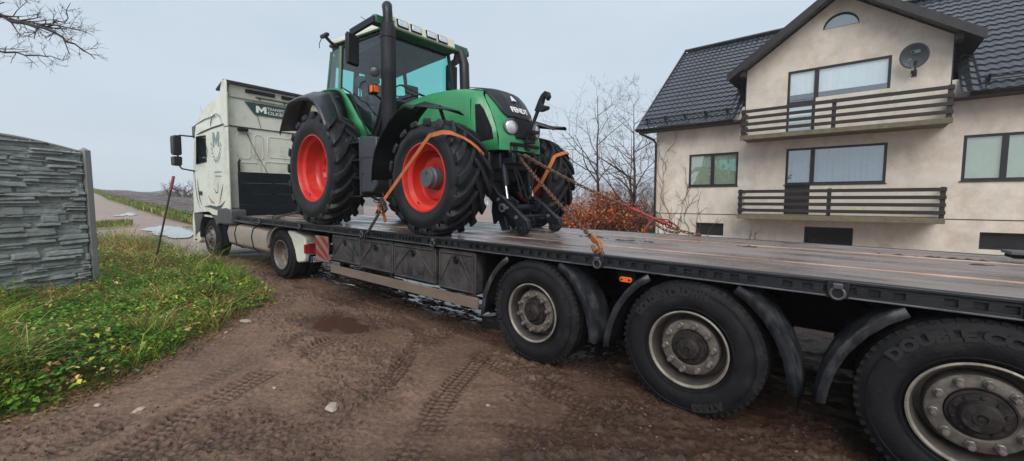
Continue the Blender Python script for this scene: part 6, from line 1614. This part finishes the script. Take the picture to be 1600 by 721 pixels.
# far wood on the skyline, right of centre; haze put into its pale grey colour
m = MB(); rn = random.Random(31)
for k in range(230):
    a = R(rn.uniform(27, 84)); r_ = rn.uniform(150, 185); x, y = -r_ * math.cos(a), r_ * math.sin(a); z = float(terr(np.array(x), np.array(y))) - .2; H = rn.uniform(6.5, 9.5)
    m.tube([(x, y, z), (x + rn.uniform(-.3, .3), y, z + H)], [.16, .03], 4, caps=False)
    for q in range(26):
        t = rn.uniform(.15, 1); an_ = rn.uniform(0, 6.28); l = H * .26 * (1.15 - t) + .4; b_ = (x, y, z + H * t); e_ = (x + l * math.cos(an_), y + l * math.sin(an_), z + H * t + l * 1.1)
        m.tube([b_, e_], [.06, .03], 3, caps=False)
tag(m.build('distant_wood', mat('haze_pale_wood', (.26, .24, .24), .9, var=.2), smooth=0, fix=False), 'pale hazy belt of bare trees on the far side of the field', kind='stuff')
# lone bush and low hills at the left
m = MB(); rn = random.Random(12)
x, y = -88, 17.2; z = float(terr(np.array(x), np.array(y)))
for k in range(26): a = rn.uniform(0, 6.28); branchy(m, Vector((x + rn.uniform(-1.5, 1.5), y + rn.uniform(-1.5, 1.5), z)), Vector((math.cos(a) * .7, math.sin(a) * .7, 1)), rn.uniform(1.2, 2.2), .09, 2, 4, rn, minr=.03)
tag(m.build('distant_bush', M['bark2'], smooth=0), 'small bare bush on the horizon beyond the ploughed field', 'bush')
G = []
for k, a in enumerate(np.linspace(-10, 40, 60)):
    rr_ = 205; h = 4.6 + 1.6 * math.sin(a * .21 + 1) + .5 * math.sin(a * .7) + .3 * math.sin(a * 2.1); row = []
    for (dr, z) in ((0, -10), (10, h * .6), (22, h), (34, h * .8), (44, -12)): row.append((-(rr_ + dr) * math.cos(R(a)), (rr_ + dr) * math.sin(R(a)), z))
    G.append(row)
tag(MB().grid(G).build('hill', mat('distant_hill', (.10, .12, .10), .9, var=.2, scale=.02), smooth=60), kind='structure')

# ------------------------------------------------------------------ lashings
M['ratchet'] = mat('ratchet_steel', (.07, .06, .06), .4, .6, var=.3, scale=20, dirt=(.25, .12, .06), damt=.2)
def ribbon(path, wdir, wd, th=.004):
    """flat webbing along a path; wdir gives the width direction at every point"""
    m = MB(); P = [Vector(p) for p in path]; G = []
    for i, p in enumerate(P):
        t = (P[min(i + 1, len(P) - 1)] - P[max(i - 1, 0)]).normalized(); w_ = Vector(wdir[i] if isinstance(wdir, list) else wdir); w_ = (w_ - t * w_.dot(t)).normalized(); n_ = t.cross(w_)
        G.append([p - w_ * wd / 2 - n_ * th / 2, p + w_ * wd / 2 - n_ * th / 2, p + w_ * wd / 2 + n_ * th / 2, p - w_ * wd / 2 + n_ * th / 2])
    return m.grid(G, closed=True)
def tyre_pt(a, y, R_=.765, cx=-4.31, cz=1.985): return Vector((cx + R_ * math.cos(a), y, cz + R_ * math.sin(a)))
SR = thing('tie_down_strap', 'orange ratchet strap over the right front tractor wheel, its ratchet hanging by the deck edge', 'strap', (-5.2, 3.25, 1.24))
o0 = Vector(SR.location)
P = [tyre_pt(R(20), 3.72, .74), tyre_pt(R(26), 3.62), tyre_pt(R(31), 3.54), tyre_pt(R(35), 3.45), tyre_pt(R(37), 3.36), tyre_pt(R(39), 3.27, .765), tyre_pt(R(43), 3.215, .715), Vector((-3.99, 3.185, 2.45)), Vector((-4.2, 3.17, 2.275))]
E_ = Vector((-4.96, 3.17, 1.69)); P += [P[-1].lerp(E_, t) for t in (.33, .66, 1)]
W_ = [Vector((0, 0, 0))] * len(P); wd_ = []
for i, p in enumerate(P):
    t = (P[min(i + 1, len(P) - 1)] - P[max(i - 1, 0)]).normalized()
    nrm_ = (Vector((p.x + 4.31, 0, p.z - 1.985)).normalized()) if i < 5 else Vector((0, -1, 0))
    if i == 5: nrm_ = (Vector((p.x + 4.31, 0, p.z - 1.985)).normalized() + Vector((0, -1.2, 0))).normalized()
    wd_.append(t.cross(nrm_))
ribbon([p - o0 for p in P], wd_, .052).build('webbing', M['strap'], SR, smooth=50)
m = MB(); c = Vector((-5.0, 3.17, 1.62)) - o0
Mx = Matrix.Translation(c) @ Matrix.Rotation(R(-35), 4, 'Y')
for dx in (-.035, .035): m.box(dx - .004, dx + .004, -.03, .03, -.11, .09, Mx)
m.box(-.035, .035, -.012, .012, .05, .075, Mx); m.box(-.035, .035, -.02, .02, -.11, -.09, Mx); m.box(-.05, .05, -.03, .03, -.03, .02, Mx)
m.tube([Mx @ Vector((-.05, -.02, .06)), Mx @ Vector((-.11, -.03, .13)), Mx @ Vector((-.03, -.04, .17))], .010, 6)
m.build('ratchet', M['ratchet'], SR, bevel=.003)
m = MB(); 
for k in range(4): m.lathe([(.022 + k * .008, -.026), (.022 + k * .008, .026), (.027 + k * .008, .026), (.027 + k * .008, -.026)], (c.x - .045, c.y, c.z - .03), n=18, close=True)
m.build('webbing_roll', M['strap'], SR)
for (a, b, wdd) in (((-.07, 0, -.05), (-.20, .02, -.13), .04), ((-.02, 0, -.10), (-.01, .05, -.24), .05), ((-.05, 0, -.08), (-.13, -.0, -.07), .04)):
    ribbon([c + Vector(a), c + (Vector(a) + Vector(b)) / 2 + Vector((0, 0, .02)), c + Vector(b)], (0, 1, .3), wdd).build('strap_tail', M['strap'], SR)
m = MB(); q0 = c + Vector((-.06, 0, -.09)); q1 = Vector((-5.50, 3.25, 1.235)) - o0; m.bar(q0, q1, .045, .012, up=(0, 1, 0)); m.tube([q1, q1 + Vector((-.03, -.03, -.03)), Vector((-5.62, 3.26, 1.16)) - o0, Vector((-5.66, 3.26, 1.05)) - o0], .012, 6); m.build('lower_strap', M['ratchet'], SR)
m = MB(); m.tube([c + Vector((0, .02, .02)), c + Vector((-.12, .1, .11)), c + Vector((-.30, .2, .16))], .012, 6); m.build('chain_end', M['ratchet'], SR)
SL_ = thing('tie_down_strap', 'orange strap over the left front tractor wheel, seen above the far tyre', 'strap', (-4.0, 5.2, 1.24)); o0 = Vector(SL_.location)
P = [tyre_pt(R(40), 5.86, .70), tyre_pt(R(38), 5.80, .755), tyre_pt(R(35), 5.62, .775), tyre_pt(R(31), 5.42, .775), tyre_pt(R(28), 5.29, .765), tyre_pt(R(20), 5.22, .70), Vector((-3.80, 5.18, 1.95)), Vector((-4.05, 5.15, 1.70))]
wd_ = []
for i, p in enumerate(P):
    t = (P[min(i + 1, len(P) - 1)] - P[max(i - 1, 0)]).normalized(); nrm_ = (Vector((p.x + 4.31, 0, p.z - 1.985)).normalized()) if i < 4 else Vector((.35, -1, 0)); wd_.append(t.cross(nrm_))
ribbon([p - o0 for p in P], wd_, .055).build('webbing', M['strap'], SL_, smooth=50)

def chain(m, A, B, sag, link=.058, r_=.0078, wd=.030):
    A = Vector(A); B = Vector(B); L = (B - A).length; n_ = int(L / (link * .78)); pts = []
    f = lambda t: A.lerp(B, t) - Vector((0, 0, sag * 4 * t * (1 - t)))
    for k in range(n_):
        t = (k + .5) / n_; p = f(t); tn = (f(min(t + .01, 1)) - f(max(t - .01, 0))).normalized(); sd = tn.cross(Vector((0, 0, 1))).normalized(); up = sd.cross(tn)
        w_ = (sd * .8 + up * .6) if k % 2 else (up * .8 - sd * .6)
        P = []
        hl = link / 2 - wd / 2
        for j in range(6): a = math.pi * j / 5 - math.pi / 2; P.append(p + tn * (hl + wd / 2 * math.cos(a)) + w_ * (wd / 2 * math.sin(a)))
        for j in range(6): a = math.pi * j / 5 + math.pi / 2; P.append(p + tn * (-hl + wd / 2 * math.cos(a)) + w_ * (wd / 2 * math.sin(a)))
        m.tube(P, r_, 5, closed=True)
    return m
CN = thing('lashing_chain', 'rusty chain running from the tractor front to an orange hook on the near deck edge', 'chain', (-1.8, 3.3, 1.2)); o0 = Vector(CN.location)
chain(MB(), Vector((-3.62, 4.42, 2.27)) - o0, Vector((-1.86, 3.34, 1.33)) - o0, .03).build('chain_links', M['rustchain'], CN, smooth=60)
m = MB(); q = [(-.10, .13), (-.06, .14), (-.01, .10), (.045, .075), (.075, .02), (.07, -.03), (.03, -.055), (-.035, -.05), (-.07, -.02), (-.10, .03), (-.075, .03), (-.04, 0), (.0, -.02), (.035, -.005), (.035, .025), (.0, .045), (-.055, .05), (-.095, .075)]
m.prism([(x * .95, z * .9) for x, z in q], -.016, .016); o = m.build('hook', M['hook'], CN, bevel=.006, seg=2); o.location = (.0, .0, .05); o.rotation_euler = (0, 0, R(-28))
m = MB(); m.tube([(.03 + .04 * math.cos(t), -.015, .0 + .045 * math.sin(t)) for t in np.linspace(0, 2 * math.pi, 16, endpoint=False)], .012, 6, closed=True); m.build('shackle', M['ratchet'], CN)
CF = thing('lashing_chain', 'rusty chain with a red load binder from the tractor front to the far deck edge', 'chain', (-1.7, 5.7, 1.2)); o0 = Vector(CF.location)
chain(MB(), Vector((-3.60, 4.50, 2.30)) - o0, Vector((-2.42, 5.22, 1.60)) - o0, .03, .062, .009, .034).build('chain_links', M['rustchain'], CF, smooth=60)
chain(MB(), Vector((-1.95, 5.50, 1.33)) - o0, Vector((-1.62, 5.74, 1.22)) - o0, .01, .062, .009, .034).build('chain_links', M['rustchain'], CF, smooth=60)
m = MB(); a = Vector((-2.42, 5.22, 1.60)) - o0; b = Vector((-1.93, 5.52, 1.34)) - o0
m.tube([a, a.lerp(b, .12), a.lerp(b, .14), a.lerp(b, .3), a.lerp(b, .32), a.lerp(b, .68), a.lerp(b, .7), a.lerp(b, .86), a.lerp(b, .88), b], [.010, .014, .028, .028, .017, .020, .030, .030, .014, .010], 10)
for t in (.0, .95): c = a.lerp(b, t); m.tube([c + Vector((.04 * math.cos(u), 0, .04 * math.sin(u))) for u in np.linspace(0, 6.28, 12, endpoint=False)], .010, 6, closed=True)
c = a.lerp(b, .60); m.bar(c, c + Vector((-.10, -.10, -.20)), .035, .02); m.tube([c, c + Vector((.18, .06, -.02)), c + Vector((.30, .14, -.13))], .012, 6)
m.build('load_binder', M['redsteel'], CF, bevel=.003)
m = MB(); chain(m, a.lerp(b, .45) + Vector((.02, 0, -.02)), b + Vector((.10, .02, -.08)), .06, .055, .007, .03); m.build('loose_chain', M['rustchain'], CF, smooth=60)
# chain at the rear tractor wheel on the gooseneck
CR_ = thing('lashing_chain', 'dark chain and hook at the deck front behind the rear tractor wheel', 'chain', (-9.6, 3.35, 1.25)); o0 = Vector(CR_.location)
chain(MB(), Vector((-9.35, 3.40, 1.31)) - o0, Vector((-8.0, 4.15, 1.62)) - o0, -.01, .07, .010, .038).build('chain_links', M['ratchet'], CR_, smooth=60)
m = MB(); m.tube([(.18 + .09 * math.cos(t), .03 + .03 * math.sin(t), .05 + .045 * math.sin(t)) for t in np.linspace(0, 5.0, 16)], .02, 7); m.build('hook', M['ratchet'], CR_)

# mud clods scraped off on the deck; each patch one thing
rn = random.Random(3)
def deckz(x): return 1.195 - .0100 * (x + 1)
for (x, y, n_, sx, sy, lab) in ((-2.6, 4.75, 10, .22, .05, 'black mud crumbs on the deck nearest the tractor, left patch'), (-2.05, 4.65, 12, .22, .05, 'black mud crumbs on the deck in front of the red load binder'), (-.95, 4.95, 9, .14, .05, 'black mud crumbs on the middle of the deck before the lower balcony'),
                            (.45, 5.2, 14, .35, .04, 'black mud crumbs strewn beside the far pale deck strip'), (.75, 4.85, 6, .09, .03, 'small dark mud smear on the deck at the right')):
    m = MB()
    for k in range(n_):
        cx, cy = x + rn.uniform(-sx, sx), y + rn.uniform(-sy, sy); r_ = rn.uniform(.012, .032); z = deckz(cx) - .004; a0 = rn.uniform(0, 6)
        v = [(cx + r_ * rn.uniform(.7, 1.5) * math.cos(a0 + t) * 1.6, cy + r_ * rn.uniform(.5, 1) * math.sin(a0 + t), z) for t in np.linspace(0, 6.28, 8)[:-1]]; v.append((cx, cy, z + r_ * .5)); m.raw(v, [(i, (i + 1) % 7, 7) for i in range(7)])
    tag(m.build('mud_crumbs', M['clod'], smooth=0), lab, 'mud', 'mud crumbs on the deck')
# folded steel ramp foot on the deck at the right edge
BR = thing('steel_trestle', 'low black steel trestle standing on the deck at the right edge of the picture', 'trestle', (1.17, 5.2, deckz(1.2)), (0, 0, R(4)))
m = MB(); m.box(-.26, .8, -.10, .14, .075, .10); m.build('top_plate', M['flange'], BR, bevel=.004)
m = MB(); m.prism([(-.08, .074), (.6, .074), (.5, .0), (.02, 0)], -.06, .06); m.box(-.25, -.14, -.09, .10, .045, .074); m.build('foot', M['chassis'], BR, bevel=.01)
# wheel chock standing in the wet under the trailer
CH = thing('wheel_chock', 'black plastic block lying in the puddle in front of the first trailer wheel', 'chock', (-3.62, 3.92, -.04), (0, 0, R(10)))
m = MB(); m.prism([(-.16, 0), (-.14, .20), (.06, .24), (.24, .10), (.24, 0)], -.10, .12); m.build('block', M['chock'], CH, bevel=.012)
m = MB(); m.box(-.06, .04, -.104, -.1005, .165, .185); m.build('highlight_strip', M['flange'], CH)  # thin pale strip painting the highlight on the block's face
# stones in the mud
rn = random.Random(8)
for k, (x, y, s_, lab) in enumerate(((-6.32, 1.87, .075, 'pale flat stone at the edge of the grass'), (-4.30, .50, .040, 'small reddish stone in the mud near the lower left corner of the verge'), (-5.35, .62, .045, 'grey stone half hidden by the verge leaves'), (-3.19, 1.52, .07, 'flat pale stone pressed into the middle of the mud'),
                                     (-4.63, .30, .035, 'tiny pale pebble beside the lowest grass'), (-6.0, 1.55, .030, 'small pebble just below the pale flat stone'), (-2.25, 2.35, .022, 'tiny white pebble in the mud before the second wheel'), (-3.9, 1.35, .028, 'small pebble on the left tyre track'))):
    m = MB(); G = []
    for i in range(5):
        t = i / 4 * math.pi; G.append([(s_ * math.sin(t) * math.cos(u) * (1 + .25 * math.sin(u * 2 + k)) , s_ * .75 * math.sin(t) * math.sin(u) * (1 + .2 * math.cos(u * 3 + k)), s_ * .42 * math.cos(t)) for u in np.linspace(0, 6.283, 10)[:-1]])
    o = m.grid(G, closed=True).build('stone', M['stone'], smooth=25); o.location = (x, y, float(gz(x, y)) + s_ * .12); o.rotation_euler = (rn.uniform(-.2, .2), rn.uniform(-.2, .2), rn.uniform(0, 6))
    tag(o, lab, 'stone', 'stones lying in the mud')

# loose crumbs of mud thrown up between the tracks
k = 9000; x = RNG.uniform(-7.5, .8, k); y = RNG.uniform(-.2, 3.9, k); keep = (vsd(x, y) < .1) & (fbm(x * .8 + 9, y * .95, 2) + RNG.normal(0, .16, k) > -.02); x = x[keep]; y = y[keep]; k = len(x)
z = gz(x, y); r_ = .0035 + .011 * RNG.random(k) ** 3; P = []
for (a, b, c) in ((1, 0, 0), (0, 1, 0), (-1, 0, 0), (0, -1, 0), (0, 0, .8), (0, 0, -.5)):
    P.append(np.stack([x + r_ * (a * 1.3 + RNG.normal(0, .25, k)), y + r_ * (b + RNG.normal(0, .25, k)), z + r_ * (c + .25)], -1))
V = np.stack(P, 1).reshape(-1, 3); b_ = np.arange(k)[:, None] * 6
F = np.concatenate([b_ + np.array(t) for t in ((0, 1, 4), (1, 2, 4), (2, 3, 4), (3, 0, 4), (1, 0, 5), (2, 1, 5), (3, 2, 5), (0, 3, 5))], 0)
tag(np_mesh('mud_grit', V, F, M['mud'], attr={'wet': np.repeat(RNG.random(k) * 1.3, 6)}), 'small crumbs of mud scattered over the dirt road', kind='stuff')

# ------------------------------------------------------------------ haze
HZ = MB().box(-265, 265, -265, 265, -14, 18).build('haze', None or bpy.data.materials.new('haze_air'), smooth=0)
hm_ = HZ.data.materials[0]; hm_.use_nodes = True; n = hm_.node_tree; n.nodes.clear(); o_ = n.nodes.new('ShaderNodeOutputMaterial'); pv = n.nodes.new('ShaderNodeVolumePrincipled')
pv.inputs['Color'].default_value = (.97, .985, 1, 1); pv.inputs['Density'].default_value = .0013; pv.inputs['Anisotropy'].default_value = .2; n.links.new(pv.outputs[0], o_.inputs['Volume'])
tag(HZ, kind='stuff')
HZ['label'] = 'thin pale mist over the distant fields'
